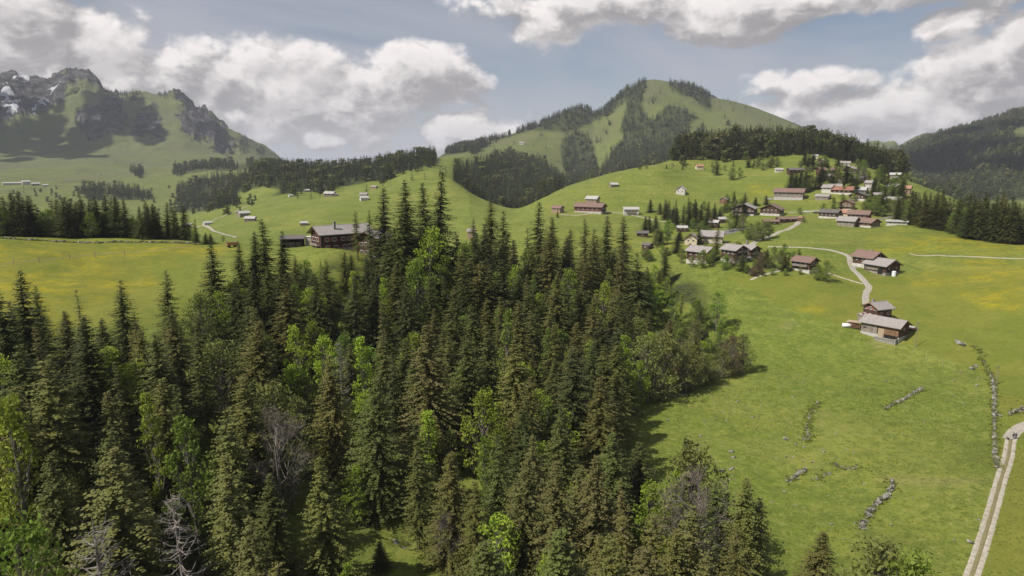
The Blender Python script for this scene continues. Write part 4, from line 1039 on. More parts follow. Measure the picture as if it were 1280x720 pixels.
RIDGE = [[(225,262),(222,240),(250,222),(300,222),(330,204),(345,196),(400,200),(460,203),(520,190),(560,184),(600,177),(612,180),(603,190),(575,198),(566,206),(545,207),(520,214),(470,226),(430,236),(405,240),(360,243),(330,250),(316,238),(296,242),(300,256),(262,264)],
         [(565,262),(566,222),(575,212),(600,203),(640,198),(680,206),(704,222),(705,240),(690,250),(655,262),(600,272)],
         [(216,218),(225,208),(250,204),(300,206),(318,202),(318,212),(262,214)],[(159,214),(163,205),(172,206),(182,218),(176,222)],
         [(100,240),(140,236),(175,240),(200,250),(160,250),(110,248)]]
MEADOW_HOLES = [[(300,240),(330,232),(350,238),(330,250),(300,256)],[(550,196),(585,190),(596,197),(572,212),(548,208)]]
o = poly_scatter(RIDGE, 900, 2600, 10.5, 12, 28, 1.05, 4.2, 11, holes=MEADOW_HOLES)
o2 = poly_scatter([[(20,252),(250,262),(240,240),(150,232),(60,236),(0,244)],[(240,276),(300,262),(345,248),(330,244),(300,250),(240,262)]], 900, 2400, 22, 8, 15, 1.2, 6, 12, dens=.5)
o3 = poly_scatter([[(300,240),(410,240),(420,230),(400,225),(330,225)]], 900, 1700, 14, 10, 16, 1.2, 6, 13, dens=.7)
o2 = np.concatenate([o2, o3])
stuff_forest('ridge_forest', 'dark conifer forest along the low ridge between the two mountains', 'forest', o[o[:, 1] < 1e9], far_s + far_l, weights=[.31, .31, .31, .07], seed=4)
stuff_forest('hillside_scrub', 'scattered pale bushes and small trees on the valley slopes', 'scrub', o2, far_l, seed=5)
MOUNT = [[(636,170),(665,156),(700,140),(728,132),(745,140),(752,138),(783,111),(810,99),(808,116),(786,122),(766,142),(742,153),(728,160),(707,167),(690,164),(665,163)],
         [(560,190),(600,178),(640,168),(640,172),(606,182),(580,192)],
         [(703,176),(720,163),(736,168),(743,185),(746,200),(752,224),(725,226),(705,210),(702,195)],
         [(798,103),(808,103),(803,125),(801,134),(814,150),(820,148),(835,132),(850,133),(862,141),(872,150),(862,156),(864,172),(860,182),(830,190),(800,205),(780,217),(748,228),(760,200),(766,186),(778,177),(781,166),(776,164),(781,140),(785,122)],
         [(745,222),(760,198),(800,195),(850,182),(868,200),(830,212),(800,216),(770,226),(740,236),(704,246),(690,252),(684,240),(706,222)],
         [(834,103),(850,103),(872,110),(888,119),(888,136),(881,134),(866,123),(850,118),(840,112)],
         [(806,122),(822,120),(820,131),(810,130)],[(838,128),(848,126),(846,138),(840,137)],[(868,168),(880,156),(885,166),(920,172),(960,172),(1010,168),(1050,178),(1060,192),(860,196)]]
o = poly_scatter(MOUNT, 1400, 3300, 12, 14, 27, 1.05, 3.2, 21)
o4 = poly_scatter([[(906,150),(920,152),(922,158),(910,158)],[(938,152),(950,154),(958,164),(944,162)],[(770,165),(778,150),(772,145),(764,158)],[(742,176),(757,160),(757,172),(748,180)],[(900,160),(985,160),(1000,168),(900,170)],[(740,150),(752,148),(748,156),(738,158)]], 1800, 3300, 20, 14, 22, 1.1, 2.0, 22, dens=.55)
stuff_forest('mountain_forest', 'dark conifer woods climbing the pointed green mountain', 'forest', np.concatenate([o, o4, poly_scatter([[(600,185),(700,150),(780,120),(815,101),(880,118),(1010,160),(1040,185),(860,200),(740,230),(640,212)]], 1400, 3300, 26, 10, 20, 1.1, 6, 23, dens=.16), poly_scatter([[(250,262),(360,246),(470,230),(560,212),(560,225),(470,240),(300,262)]], 900, 1700, 20, 9, 18, 1.1, 4, 24, dens=.3)]), vfar_s + vfar_l, weights=[.48, .47, .05], seed=6)
VILL = [[(836,206),(846,192),(868,180),(1000,178),(1040,184),(1062,194),(1100,207),(1175,240),(1120,222),(1060,205),(1000,198),(950,203)]]
o = poly_scatter(VILL, 830, 1350, 8.0, 15, 32, 1.1, 3.0, 31, cull=False)
stuff_forest('village_forest', 'tall conifer wood on the crest behind the village', 'forest', o, mid_s + mid_l + far_s, weights=[.2, .17, .17, .05, .05, .12, .12, .12], seed=7)
o = poly_scatter([[(852,205),(900,203),(960,203),(1000,196),(1000,190),(850,196)]], 780, 1000, 16, 9, 15, 1.2, 2, 33, dens=.8)
stuff_forest('forest_edge_bushes', 'pale budding bushes along the edge of the wood behind the village', 'bushes', o, far_l, seed=8)
RIGHTM = [[(1070,200),(1085,192),(1110,190),(1130,184),(1150,174),(1170,169),(1200,161),(1230,153),(1250,147),(1262,141),(1290,136),(1345,125),(1345,250),(1180,250),(1130,235),(1090,215)]]
CLEAR = [[(1218,163),(1232,158),(1246,158),(1250,163),(1232,170),(1220,172)],[(1262,166),(1275,158),(1290,160),(1290,172),(1268,174)],[(1072,184),(1106,182),(1110,192),(1088,196),(1070,194)]]
o = poly_scatter(RIGHTM, 1200, 4200, 12, 16, 26, 1.05, 1.5, 41, holes=CLEAR)
stuff_forest('slope_forest', 'grey green forest covering the right hand mountain side', 'forest', o, vfar_s + vfar_l, weights=[.44, .44, .12], seed=9)
LEFTM = [[(130,110),(152,116),(170,114),(215,114),(232,120),(240,134),(228,130),(215,124),(190,121),(192,134),(180,132),(172,124),(150,124),(134,120)],[(100,140),(132,134),(154,140),(158,156),(130,172),(108,165)],[(168,152),(192,140),(204,156),(206,168),(170,160)],
         [(232,152),(262,146),(290,182),(320,186),(338,192),(330,196),(300,192),(262,176)],[(284,166),(310,176),(335,188),(335,193),(300,184)],[(0,158),(12,162),(8,168),(-20,168)]]
o = poly_scatter(LEFTM, 3400, 4700, 14, 14, 26, 1.1, 3, 51, dens=.8)
stuff_forest('crag_forest', 'sparse dark trees on the ledges of the rocky left mountain', 'forest', o, vfar_s, seed=10)
o = poly_scatter([[(0,150),(330,190),(340,240),(0,240)]], 1700, 4200, 55, 7, 13, 1.3, 2, 52, dens=.16)
stuff_forest('meadow_scrub', 'lone trees dotted over the wide far meadow', 'scrub', o, vfar_s, seed=12)

# ---------------------------------------------------------------- buildings
def planks(name, c1, c2, vertical=True, sc=5.0):
    m, N, b, out = new_mat(name); b.inputs['Roughness'].default_value = .85
    tc = N.n('ShaderNodeTexCoord').outputs['Object']
    st = N.n('ShaderNodeMapping', ins={'Vector': tc, 'Scale': (sc, sc, .25) if vertical else (.2, .2, sc)}).outputs[0]
    a = N.noise(1.0, 3, .6, st); c = N.noise(.5, 4, .6, tc)
    col = N.mix(N.ramp(a, .38, .62), c1, c2); col = N.mix(N.math('MULTIPLY', N.ramp(c, .4, .7), .5), col, tuple(x * .55 for x in c1))
    N.nt.links.new(col, b.inputs['Base Color'])
    bp = N.n('ShaderNodeBump', ins={'Height': a, 'Distance': .03, 'Strength': .7}); N.nt.links.new(bp.outputs[0], b.inputs['Normal']); return m
def tiles(name, c1, c2, sc=3.0):
    m, N, b, out = new_mat(name); b.inputs['Roughness'].default_value = .7
    tc = N.n('ShaderNodeTexCoord').outputs['Object']
    br = N.n('ShaderNodeTexBrick', ins={'Vector': tc, 'Color1': (*c1, 1), 'Color2': (*c2, 1), 'Mortar': (*[x * .45 for x in c1], 1), 'Scale': sc, 'Mortar Size': .02, 'Bias': 0.0})
    c = N.noise(.6, 5, .65, tc)
    col = N.mix(N.math('MULTIPLY', N.ramp(c, .42, .68), .45), br.outputs[0], tuple(x * .6 for x in c2))
    N.nt.links.new(col, b.inputs['Base Color']); return m
MAT = dict(
 dark=planks('dark_timber', (.060, .034, .024), (.11, .062, .040)), brown=planks('brown_timber', (.16, .088, .050), (.26, .15, .085)),
 grey=planks('weathered_timber', (.20, .165, .135), (.31, .265, .225)), red=planks('red_timber', (.13, .050, .038), (.18, .075, .055)), log=planks('log_timber', (.050, .028, .024), (.085, .046, .036), False, 3.2),
 white=simple('lime_plaster', (.58, .55, .50), (.44, .415, .37), .8, .85), cream=simple('cream_plaster', (.60, .50, .36), (.52, .42, .30), .8, .85),
 stone=simple('rubble_stone', (.34, .32, .29), (.20, .19, .17), 1.6, .9, bump=.1), pink=simple('warm_shingle', (.36, .24, .18), (.28, .18, .13), 1.5, .85),
 roof_grey=tiles('grey_roof_tiles', (.30, .27, .255), (.37, .335, .32)), roof_brown=tiles('brown_roof_tiles', (.20, .13, .105), (.26, .17, .14)), roof_red=tiles('red_roof_tiles', (.27, .12, .085), (.33, .16, .11)),
 roof_dark=tiles('dark_roof_tiles', (.13, .115, .11), (.17, .15, .14)), roof_light=tiles('pale_sheet_roof', (.42, .40, .385), (.50, .48, .46), 1.0), roof_orange=tiles('orange_roof_tiles', (.40, .20, .13), (.46, .25, .16)),
 frame=simple('white_paint', (.78, .76, .72), (.72, .70, .66), 2, .6), shutter=simple('red_shutter_paint', (.36, .15, .12), (.30, .12, .10), 2, .6), timber_light=simple('pale_sawn_timber', (.42, .33, .22), (.34, .26, .17), 3, .8),
 metal=simple('dull_metal', (.30, .30, .31), (.22, .22, .23), 2, .45, metallic=.6), concrete=simple('pale_concrete', (.48, .46, .43), (.38, .36, .34), 1.2, .9), black=simple('dark_opening', (.015, .014, .013), (.02, .018, .016), 2, .9),
 tarp=simple('white_sheeting', (.78, .79, .82), (.70, .71, .74), 2, .5), asphalt=simple('worn_asphalt', (.13, .125, .12), (.17, .165, .16), .5, .9), gravel=simple('pale_gravel', (.37, .335, .28), (.27, .245, .20), 1.2, .95, detail=8), rut=simple('worn_track', (.42, .375, .32), (.30, .265, .20), 1.0, .95, detail=8),
 verge=simple('trodden_verge', (.20, .19, .08), (.17, .13, .075), 1.5, .95, detail=8),
 skin=simple('skin', (.50, .32, .23), (.46, .29, .21), 5, .6), cloth=simple('dark_clothes', (.03, .032, .045), (.045, .045, .055), 5, .9), fur=simple('black_fur', (.03, .025, .02), (.05, .04, .03), 8, .9),
)
gm = bpy.data.materials.new('window_glass'); gm.use_nodes = True; gb = gm.node_tree.nodes['Principled BSDF']
gb.inputs['Base Color'].default_value = (.03, .035, .045, 1); gb.inputs['Roughness'].default_value = .12; MAT['glass'] = gm
m_rock = simple('limestone', (.29, .27, .235), (.060, .062, .040), .7, .9, bump=.12, detail=8, lo=.42, hi=.58)
def facing(p, yaw): return -math.atan2(p[0], p[1]) + math.radians(yaw)
def gable_house(name, label, cat, px, py, L, W, Hw, yaw=0, pitch=24, wall='dark', roof='roof_grey', base=None, base_h=1.2, over=.9, win=(), door=None,
                balcony=(), chimney=(), group=None, shift=(0, 0), dz=0.0, shutters=False, dmin=60, annex=None, loc=None, sink=3.5, wcol='frame'):
    p = loc or at(px, py, dmin)
    rz = facing(p, yaw)
    p = p + Vector((math.cos(rz) * shift[0] - math.sin(rz) * shift[1], math.sin(rz) * shift[0] + math.cos(rz) * shift[1], 0))
    # stand on the highest corner of the footprint, minus a little: the base below runs down into the slope
    zc = [ground(p.x + math.cos(rz) * a - math.sin(rz) * b_, p.y + math.sin(rz) * a + math.cos(rz) * b_) for a in (-L/2, L/2, 0) for b_ in (-W/2, W/2, 0)]
    z = .35 * min(zc) + .65 * (sum(zc) / len(zc)) + dz
    root = empty(name, (p.x, p.y, z), rz)
    tag(root, label, cat, group)
    rise = W / 2 * math.tan(math.radians(pitch)); hx, hy = L / 2, W / 2
    b0 = base_h if base else 0.0
    mb = MB()
    mb.add([(-hx,-hy,b0-(0 if base else sink)),(hx,-hy,b0-(0 if base else sink)),(hx,hy,b0-(0 if base else sink)),(-hx,hy,b0-(0 if base else sink)),(-hx,-hy,Hw),(hx,-hy,Hw),(hx,hy,Hw),(-hx,hy,Hw),(-hx,0,Hw+rise),(hx,0,Hw+rise)],
           [(0,1,5,4),(1,2,6,9,5),(2,3,7,6),(3,0,4,8,7),(0,3,2,1),(4,5,9,8),(6,7,8,9)])
    mb.build('wall', MAT[wall], root)
    if base:
        bb = MB(); bb.box(-hx-.06, hx+.06, -hy-.06, hy+.06, -sink, base_h); bb.build('base', MAT[base], root)
    t = .22; sl = math.tan(math.radians(pitch)); ov = over; r_ = MB(); ex = hx + ov; ey = hy + ov
    zt = Hw + rise + .10; ze = Hw - ov * sl + .10
    for s in (-1, 1):
        v = [(-ex, 0, zt), (ex, 0, zt), (ex, s*ey, ze), (-ex, s*ey, ze)]
        v += [(a, b_, c + t) for a, b_, c in v]
        f = [(0,1,2,3),(7,6,5,4),(1,5,6,2),(2,6,7,3),(3,7,4,0)]
        if s > 0: f = [tuple(reversed(q)) for q in f]
        r_.add(v, f)
    r_.tube([(-ex - .03, 0, zt + t), (ex + .03, 0, zt + t)], .13, 6)
    ro = r_.build('roof', MAT[roof], root)
    if depth_of(p) < 460 and L > 7:
        for q in (-1, 1):       # bargeboards along the gable edges
            bd = MB()
            for s in (-1, 1):
                x0, x1 = (q * ex, q * (ex + .06)) if q > 0 else (q * (ex + .06), q * ex)
                bd.add([(x0, 0, zt - .12), (x1, 0, zt - .12), (x1, s*ey, ze - .12), (x0, s*ey, ze - .12), (x0, 0, zt + t + .03), (x1, 0, zt + t + .03), (x1, s*ey, ze + t + .03), (x0, s*ey, ze + t + .03)], [(0,1,2,3),(7,6,5,4),(0,4,5,1),(1,5,6,2),(2,6,7,3),(3,7,4,0)])
            bd.build('bargeboard', MAT['dark' if wall != 'dark' else 'brown'], ro)
        gt_ = MB()
        for s in (-1, 1): gt_.tube([(-ex, s * (ey + .07), ze + .02), (ex, s * (ey + .07), ze + .02)], .07, 6)
        gt_.build('gutter', MAT['metal'], ro)
    for (cx, cy, ch) in chimney:
        zz = Hw + rise - abs(cy) * sl
        c = MB(); c.box(cx - .4, cx + .4, cy - .4, cy + .4, zz - .4, zz + ch); c.box(cx - .5, cx + .5, cy - .5, cy + .5, zz + ch, zz + ch + .14); c.build('chimney', MAT['stone'], ro)
    def place(face, u, zc, w, h, d):   # box proud of a wall face
        if face == 'F': return (u - w/2, u + w/2, -hy - .05 - d, -hy - .055, zc, zc + h)
        if face == 'B': return (u - w/2, u + w/2, hy + .055, hy + .05 + d, zc, zc + h)
        if face == 'L': return (-hx - .05 - d, -hx - .055, u - w/2, u + w/2, zc, zc + h)
        return (hx + .055, hx + .05 + d, u - w/2, u + w/2, zc, zc + h)
    for (face, u, zc_, w, h) in win:
        f = MB(); f.box(*place(face, u, zc_, w, h, .07)); f.v and None
        fo = f.build('window', MAT[wcol], root)
        g = MB(); k = .12 * min(w, h) + .03
        for q in (-1, 1): g.box(*place(face, u + q * w * .235, zc_ + k, w * .40, h - 2 * k, .10))
        g.build('pane', MAT['glass'], fo)
        if shutters:
            for q in (-1, 1):
                s_ = MB(); s_.box(*place(face, u + q * (w * .5 + .32), zc_ - .02, .56, h + .04, .09)); s_.build('shutter', MAT['shutter'], fo)
    if door:
        face, u, w, h = door[:4]; d = MB(); d.box(*place(face, u, 0, w, h, .09)); d.build('door', MAT[door[4] if len(door) > 4 else 'timber_light'], root)
    for (face, u, zc_, w) in balcony:
        d = MB(); x0, x1, y0, y1, _, _ = place(face, u, zc_, w, .1, 1.2)
        d.box(x0, x1, y0, y1, zc_, zc_ + .14)
        if face in 'FB':
            yy = y0 if face == 'F' else y1; d.box(x0, x1, yy, yy + (.08 if face == 'F' else -.08), zc_ + .14, zc_ + 1.0)
        else:
            xx = x0 if face == 'L' else x1; d.box(xx, xx + (.08 if face == 'L' else -.08), y0, y1, zc_ + .14, zc_ + 1.0)
        d.build('balcony', MAT['grey'], root)
    return root, p, rz, (hx, hy, Hw, rise, z)
def mwin(face, us, z, w=1.0, h=1.2): return [(face, u, z, w, h) for u in us]
def px2m(px, py, npx, dmin=60): return npx / F * depth_of(at(px, py, dmin))

# --- the two neighbours of the lower right: farmhouse behind, barn in front
fb = at(1101, 421); u = depth_of(fb) / F      # metres per photo pixel here
rt, p_, rz_, _ = gable_house('hay_barn', 'long weathered barn with reddish planks, in front of the lowest farmhouse', 'barn', 1101, 421, 46*u, 26*u, 16*u, -24, 26, 'dark', 'roof_grey', 'concrete', 1.0, .9,
    win=[('F', -18*u, 2.2, 1.2, 1.0), ('R', 0, 3.2, .9, .9)], door=('F', 2*u, 2.2, 3.4, 'timber_light'), shift=(0, 8*u))
d = MB(); d.box(-1*u, 22.5*u, -13*u - .12, -13*u - .07, 4.5*u, 14.5*u); d.build('siding', MAT['brown'], rt)
d = MB(); d.box(-22.5*u, -3*u, -13*u - .12, -13*u - .07, 3.5*u, 14.5*u); d.build('siding', MAT['grey'], rt)
d = MB(); d.box(4*u, 22*u, -13*u - .14, -13*u - .08, -1.2, 4.2*u); d.build('opening', MAT['black'], rt)
tag(rt)
gable_house('farmhouse', 'dark farmhouse with red-framed gable windows, behind the long weathered barn', 'house', 1101, 421, 24*u, 22*u, 24*u, 50, 27, 'dark', 'roof_grey', 'white', 2.4, 1.0,
    win=mwin('L', (-2.2, 0, 2.2), 21*u, 1.0, 1.2) + mwin('L', (-2.6, 0, 2.6), 12*u, 1.0, 1.2) + mwin('F', (-2, 2), 15*u), chimney=[(-6*u, .8, 1.6)], loc=fb + Vector((9*u, 30*u, 0)), shutters=True)
tp = at(1108, 425); te = MB(); te.box(-11*u, 13*u, -2.4, 2.6, -2.5, .45); te.box(-11*u, 13*u, -2.6, -2.35, .45, .95); te.box(13*u, 13*u + .3, -2.6, 2.6, -2.5, 1.1)
o = te.build('stone_terrace', MAT['stone']); o.location = (tp.x, tp.y, tp.z + .3); o.rotation_euler.z = facing(tp, -22); tag(o, 'low stone terrace wall at the foot of the long weathered barn', 'terrace')
# --- barn pair by the bend of the road
fb2 = at(1096, 341); u = depth_of(fb2) / F
rt, _, _, _ = gable_house('brown_barn', 'dark brown barn with pale roof, front one of the pair beside the road bend', 'barn', 1096, 341, 31*u, 25*u, 11*u, -38, 27, 'dark', 'roof_grey', 'stone', .8, 1.0,
    win=[('R', -2.6, 2.4, .8, .8), ('R', 2.2, 2.4, .8, .8), ('F', -5, 1.6, 1.4, .8)], door=('F', 3, 2.6, 2.6, 'black'), shift=(0, 8*u))
d = MB(); d.box(-15*u, 8*u, -12.5*u - .13, -12.5*u - .07, 4*u, 8.5*u); d.build('siding', MAT['grey'], rt)
gable_house('gabled_house', 'dark house with white gable windows, rear one of the pair beside the road bend', 'house', 1096, 341, 28*u, 22*u, 15*u, -36, 30, 'dark', 'roof_brown', 'white', 2.0, 1.0,
    win=mwin('R', (-2.4, 0, 2.4), 8.5*u, 1.1, 1.3) + mwin('R', (-1.2, 1.2), 14*u, .9, 1.1) + mwin('F', (-3, 0, 3), 10*u), chimney=[(1, 1, 1.2)], loc=fb2 + Vector((2*u, 27*u, 0)))
t_ = MB(); t_.tube([(0, 0, -1), (0, 0, 2.0)], .95, 14); t_.tube([(0, 0, 2.0), (0, 0, 2.25), (0, 0, 2.35)], [1.0, .8, .1], 14); t_.tube([(.95, 0, -.5), (.95, 0, 2.1)], .07, 5)
tp = at(1117, 345); o = t_.build('feed_tank', MAT['tarp']); o.location = tp; tag(o, 'squat white tank at the right corner of the dark brown barn', 'tank')
# --- further chalets, left to right; (name, label, category, px, base py, length px, width px, wall px, yaw, pitch, wall, roof, base, extras)
def H(name, label, cat, px, py, Lp, Wp, Hp, yaw=0, pitch=24, wall='dark', roof='roof_grey', base=None, nw=2, rows=1, dmin=60, gable='R', **kw):
    q = at(px, py, dmin); u = depth_of(q) / F
    L, W, Hw = Lp * u, Wp * u, max(2.4, Hp * u)
    bh = kw.pop('base_h', Hw * .27) if base else 0
    win = []
    ww = min(1.1, L / (nw * 2.2)) if nw else 1
    for r_ in range(rows):
        zc = Hw * (r_ + .42) / rows - .1 if rows > 1 else Hw * .5
        hh = min(1.25, Hw / rows * .42)
        for k in range(nw):
            win.append(('F', (k + .5 - nw / 2) * L / nw * .86, zc, ww, hh))
            if abs(yaw) > 15 and k < max(1, nw): win.append((gable, (k + .5 - nw / 2) * W / nw * .8, zc, min(ww, 1.0), hh))
    if kw.pop('attic', False): win.append((gable, 0, Hw * .98, 1.0, min(1.1, W * .12)))
    return gable_house(name, label, cat, px, py, L, W, Hw, yaw, pitch, wall, roof, base, bh, kw.pop('over', min(1.1, W * .1)), win, shift=(0, W * .42), dmin=dmin, **kw)
H('timber_chalet', 'small dark chalet with pale balcony, left of the bushy green tree in the meadow', 'chalet', 1001, 339, 24, 20, 13, -30, 25, 'dark', 'roof_brown', 'white', 3, 2, attic=True, balcony=[('F', 0, 2.6, 7)], chimney=[(1, .8, .9)])
H('timber_chalet', 'chalet with white plastered ground floor, leftmost of the lower chalets', 'chalet', 871, 329, 28, 22, 15, -32, 24, 'dark', 'roof_grey', 'white', 3, 2, attic=True, chimney=[(0, 1, .8)], door=('F', -3, 1.1, 2.1), balcony=[('R', 0, 2.8, 6)])
H('timber_chalet', 'middle one of the three lower chalets, grey roof and two pale balconies', 'chalet', 911, 328, 22, 22, 16, -38, 24, 'dark', 'roof_grey', 'white', 3, 2, attic=True, balcony=[('R', 0, 2.6, 8), ('R', 0, 5.0, 7)], chimney=[(-1, 1, .9)])
H('timber_chalet', 'rightmost of the three lower chalets, white chimney on its grey roof', 'chalet', 932, 323, 18, 17, 12, -40, 25, 'dark', 'roof_grey', 'white', 2, 1, attic=True, balcony=[('R', 0, 2.6, 6)], chimney=[(-2, 0, 2.2)])
H('villa', 'cream building with large grey roof above the three lower chalets', 'villa', 889, 304, 26, 20, 9, -4, 28, 'cream', 'roof_grey', 'white', 5, 1, chimney=[(0, 1, .8)])
H('villa_wing', 'cream gable-fronted wing on the left end of the cream villa', 'villa wing', 871, 305, 16, 15, 8, 82, 32, 'cream', 'roof_grey', None, 2, 1, gable='L', attic=True)
H('farmhouse', 'white gabled cottage alone on the upper green slope', 'cottage', 856, 243, 9, 11, 6, 78, 38, 'white', 'roof_light', None, 2, gable='L')
H('hay_hut', 'small pale hut high on the left edge of the village hill', 'hut', 768, 234, 9, 8, 3, 15, 26, 'grey', 'roof_light', None, 1)
H('hay_barn', 'big red-brown roofed barn on the left of the village hill', 'barn', 735, 266, 36, 17, 8, -22, 24, 'red', 'roof_brown', 'concrete', 5, 1, door=('R', 0, 3, 3, 'black'))
H('farmhouse', 'pale house standing just behind the big red-brown barn', 'house', 739, 257, 14, 12, 8, -20, 26, 'pink', 'roof_light', None, 3)
H('shingled_house', 'small pink-brown house left of the big red-brown barn', 'house', 695, 266, 12, 10, 6, -30, 26, 'pink', 'roof_brown', None, 2)
H('villa', 'white house with terrace right of the big red-brown barn', 'house', 789, 269, 18, 11, 7, 8, 22, 'white', 'roof_light', 'concrete', 4, balcony=[('F', 0, 1.8, 8)])
H('hay_hut', 'brown hut beside a tree on the right part of the hill slope', 'hut', 909, 254, 10, 9, 5, 70, 25, 'brown', 'roof_grey', None, 1, gable='L')
H('inn', 'broad dark chalet inn with white balconies, left of the long red-brown barn', 'inn', 942, 268, 20, 26, 9, 78, 22, 'dark', 'roof_grey', 'white', 4, 2, gable='L', balcony=[('L', 0, 2.7, 16)])
H('hay_barn', 'long red-brown roofed barn with pale walls at the left village edge', 'barn', 985, 250, 34, 16, 9, -8, 26, 'grey', 'roof_brown', 'concrete', 6, 1)
H('hay_hut', 'grey hut right of the long red-brown barn', 'hut', 1027, 250, 16, 9, 4, -18, 26, 'grey', 'roof_grey', None, 1)
H('timber_chalet', 'half-timbered chalet by the village road, below the long red-brown barn', 'chalet', 975, 269, 16, 24, 8, 72, 24, 'dark', 'roof_brown', 'white', 4, 2, gable='L')
H('farm_shed', 'long low brown-roofed shed by the road below the half-timbered chalet', 'shed', 988, 278, 30, 10, 4, 28, 22, 'dark', 'roof_brown', None, 3)
H('farm_shed', 'low shed with red-brown roof beside the gravel road end', 'shed', 964, 281, 18, 9, 4, 12, 22, 'dark', 'roof_brown', None, 2)
H('farm_shed', 'small orange-boarded shed at the top of the gravel track', 'shed', 1002, 277, 7, 6, 4, 10, 20, 'brown', 'roof_orange', None, 1)
H('timber_chalet', 'dark-roofed house with white base in the village centre by the road', 'house', 1035, 273, 22, 14, 7, -20, 24, 'dark', 'roof_dark', 'white', 4)
H('hay_barn', 'grey barn with grey roof, lower left of the village front', 'barn', 1057, 283, 21, 16, 7, -22, 28, 'grey', 'roof_grey', None, 2, door=('R', 0, 2.4, 2.4, 'black'))
H('hay_barn', 'brown gabled barn, lower right of the village front', 'barn', 1080, 284, 20, 18, 6, -34, 25, 'brown', 'roof_brown', 'white', 3)
H('farmhouse', 'house with wide pinkish roof and red timber behind the two front barns', 'house', 1072, 276, 24, 15, 8, -14, 27, 'red', 'roof_brown', 'white', 4)
H('farmhouse', 'orange-roofed house just above the grey front barn', 'house', 1057, 271, 16, 12, 5, -10, 26, 'cream', 'roof_orange', None, 3)
H('timber_chalet', 'brown gabled chalet with balcony above the pinkish roof', 'chalet', 1065, 262, 12, 15, 9, 76, 25, 'brown', 'roof_brown', 'white', 3, 2, gable='L', balcony=[('L', 0, 2.6, 8)])
H('timber_chalet', 'wide dark chalet with a low gable in the village middle', 'chalet', 1082, 250, 14, 19, 6, 74, 22, 'dark', 'roof_dark', 'white', 4, gable='L')
H('farmhouse', 'bright red-roofed house in the village middle', 'house', 1052, 243, 25, 14, 5, -18, 26, 'dark', 'roof_red', 'white', 4)
H('farmhouse', 'grey-white roofed house right of the bright red roof', 'house', 1072, 243, 17, 13, 5, -10, 26, 'white', 'roof_light', None, 3)
H('farmhouse', 'small white-walled house left of the bright red roof', 'house', 1033, 241, 12, 12, 6, -25, 27, 'white', 'roof_grey', None, 2)
H('timber_chalet', 'grey-roofed house behind the bright red roof', 'house', 1044, 237, 14, 10, 4, 5, 25, 'dark', 'roof_grey', None, 3)
H('timber_chalet', 'reddish brown chalet high among the village spruces', 'chalet', 1034, 218, 18, 12, 6, 28, 26, 'red', 'roof_brown', None, 3)
H('timber_chalet', 'dark chalet at the left upper edge of the village', 'chalet', 996, 217, 18, 11, 5, 20, 22, 'dark', 'roof_dark', None, 3)
H('timber_chalet', 'brown-roofed chalet under the high reddish one', 'chalet', 1034, 225, 13, 9, 5, 10, 25, 'brown', 'roof_grey', None, 2)
H('timber_chalet', 'white-gabled chalet among trees above the bright red roof', 'chalet', 1053, 231, 10, 10, 6, 70, 28, 'white', 'roof_dark', None, 2, gable='L')
H('farmhouse', 'grey-roofed house on the crest of the village', 'house', 1055, 207, 13, 9, 3, -5, 26, 'white', 'roof_grey', None, 2)
H('timber_chalet', 'round-gabled dark house below the crest of the village', 'chalet', 1068, 216, 12, 12, 5, 68, 25, 'dark', 'roof_grey', 'white', 2, gable='L')
H('timber_chalet', 'dark chalet right of the upper village spruces', 'chalet', 1072, 228, 12, 10, 5, -30, 25, 'dark', 'roof_dark', None, 2)
H('farmhouse', 'tall white house left of the bare tree at the village top right', 'house', 1085, 238, 8, 9, 9, -10, 30, 'white', 'roof_grey', None, 2, 2)
H('farmhouse', 'white house with grey roof near the right village slope', 'house', 1113, 240, 14, 13, 7, -42, 26, 'brown', 'roof_grey', 'white', 3)
H('farmhouse', 'orange-brown roofed house beside the right village slope', 'house', 1127, 241, 18, 12, 6, -8, 25, 'pink', 'roof_orange', None, 3)
H('farmhouse', 'pale upper house on the right end of the village hill', 'house', 1118, 223, 12, 9, 5, -15, 25, 'grey', 'roof_light', None, 2)
H('farmhouse', 'white-walled house below the pale upper right one', 'house', 1121, 229, 12, 9, 6, -25, 25, 'white', 'roof_light', None, 2)
H('timber_chalet', 'brown chalet with grey roof left of the right-hand wood', 'chalet', 1115, 256, 17, 12, 6, -15, 25, 'brown', 'roof_grey', None, 3)
H('timber_chalet', 'grey-roofed cottage above the wide dark low-gabled chalet', 'house', 1099, 249, 12, 9, 5, 15, 25, 'dark', 'roof_grey', None, 2)
H('farm_shed', 'long low building with white sheet roof at the edge of the yellow meadow', 'shed', 1121, 281, 23, 12, 3, 2, 12, 'white', 'roof_light', None, 4)
H('hay_hut', 'white-roofed hut at the wood edge left above the village', 'hut', 974, 215, 9, 6, 3, 15, 24, 'white', 'roof_light', None, 1)
H('hay_hut', 'upper of two tiny white huts at the wood edge behind the village', 'hut', 1019, 198, 6, 5, 3, 0, 26, 'white', 'roof_light', None, 1)
H('hay_hut', 'lower of two tiny white huts at the wood edge behind the village', 'hut', 1027, 204, 7, 5, 3, 0, 26, 'white', 'roof_light', None, 1)
H('farmhouse', 'small orange-roofed house at the wood edge on the hill crest', 'house', 875, 212, 9, 6, 4, 20, 28, 'cream', 'roof_orange', None, 1)
H('timber_chalet', 'dark hut among the trees left of the cream villa', 'hut', 803, 296, 14, 9, 4, 0, 24, 'dark', 'roof_dark', None, 1)
H('hay_hut', 'dark-roofed hut at the forest edge below the lone leafy tree', 'hut', 807, 312, 11, 9, 4, -35, 26, 'dark', 'roof_dark', None, 1)
H('timber_chalet', 'small house half hidden by spruces left of the cream villa', 'house', 853, 290, 12, 9, 5, 10, 24, 'dark', 'roof_light', None, 2)
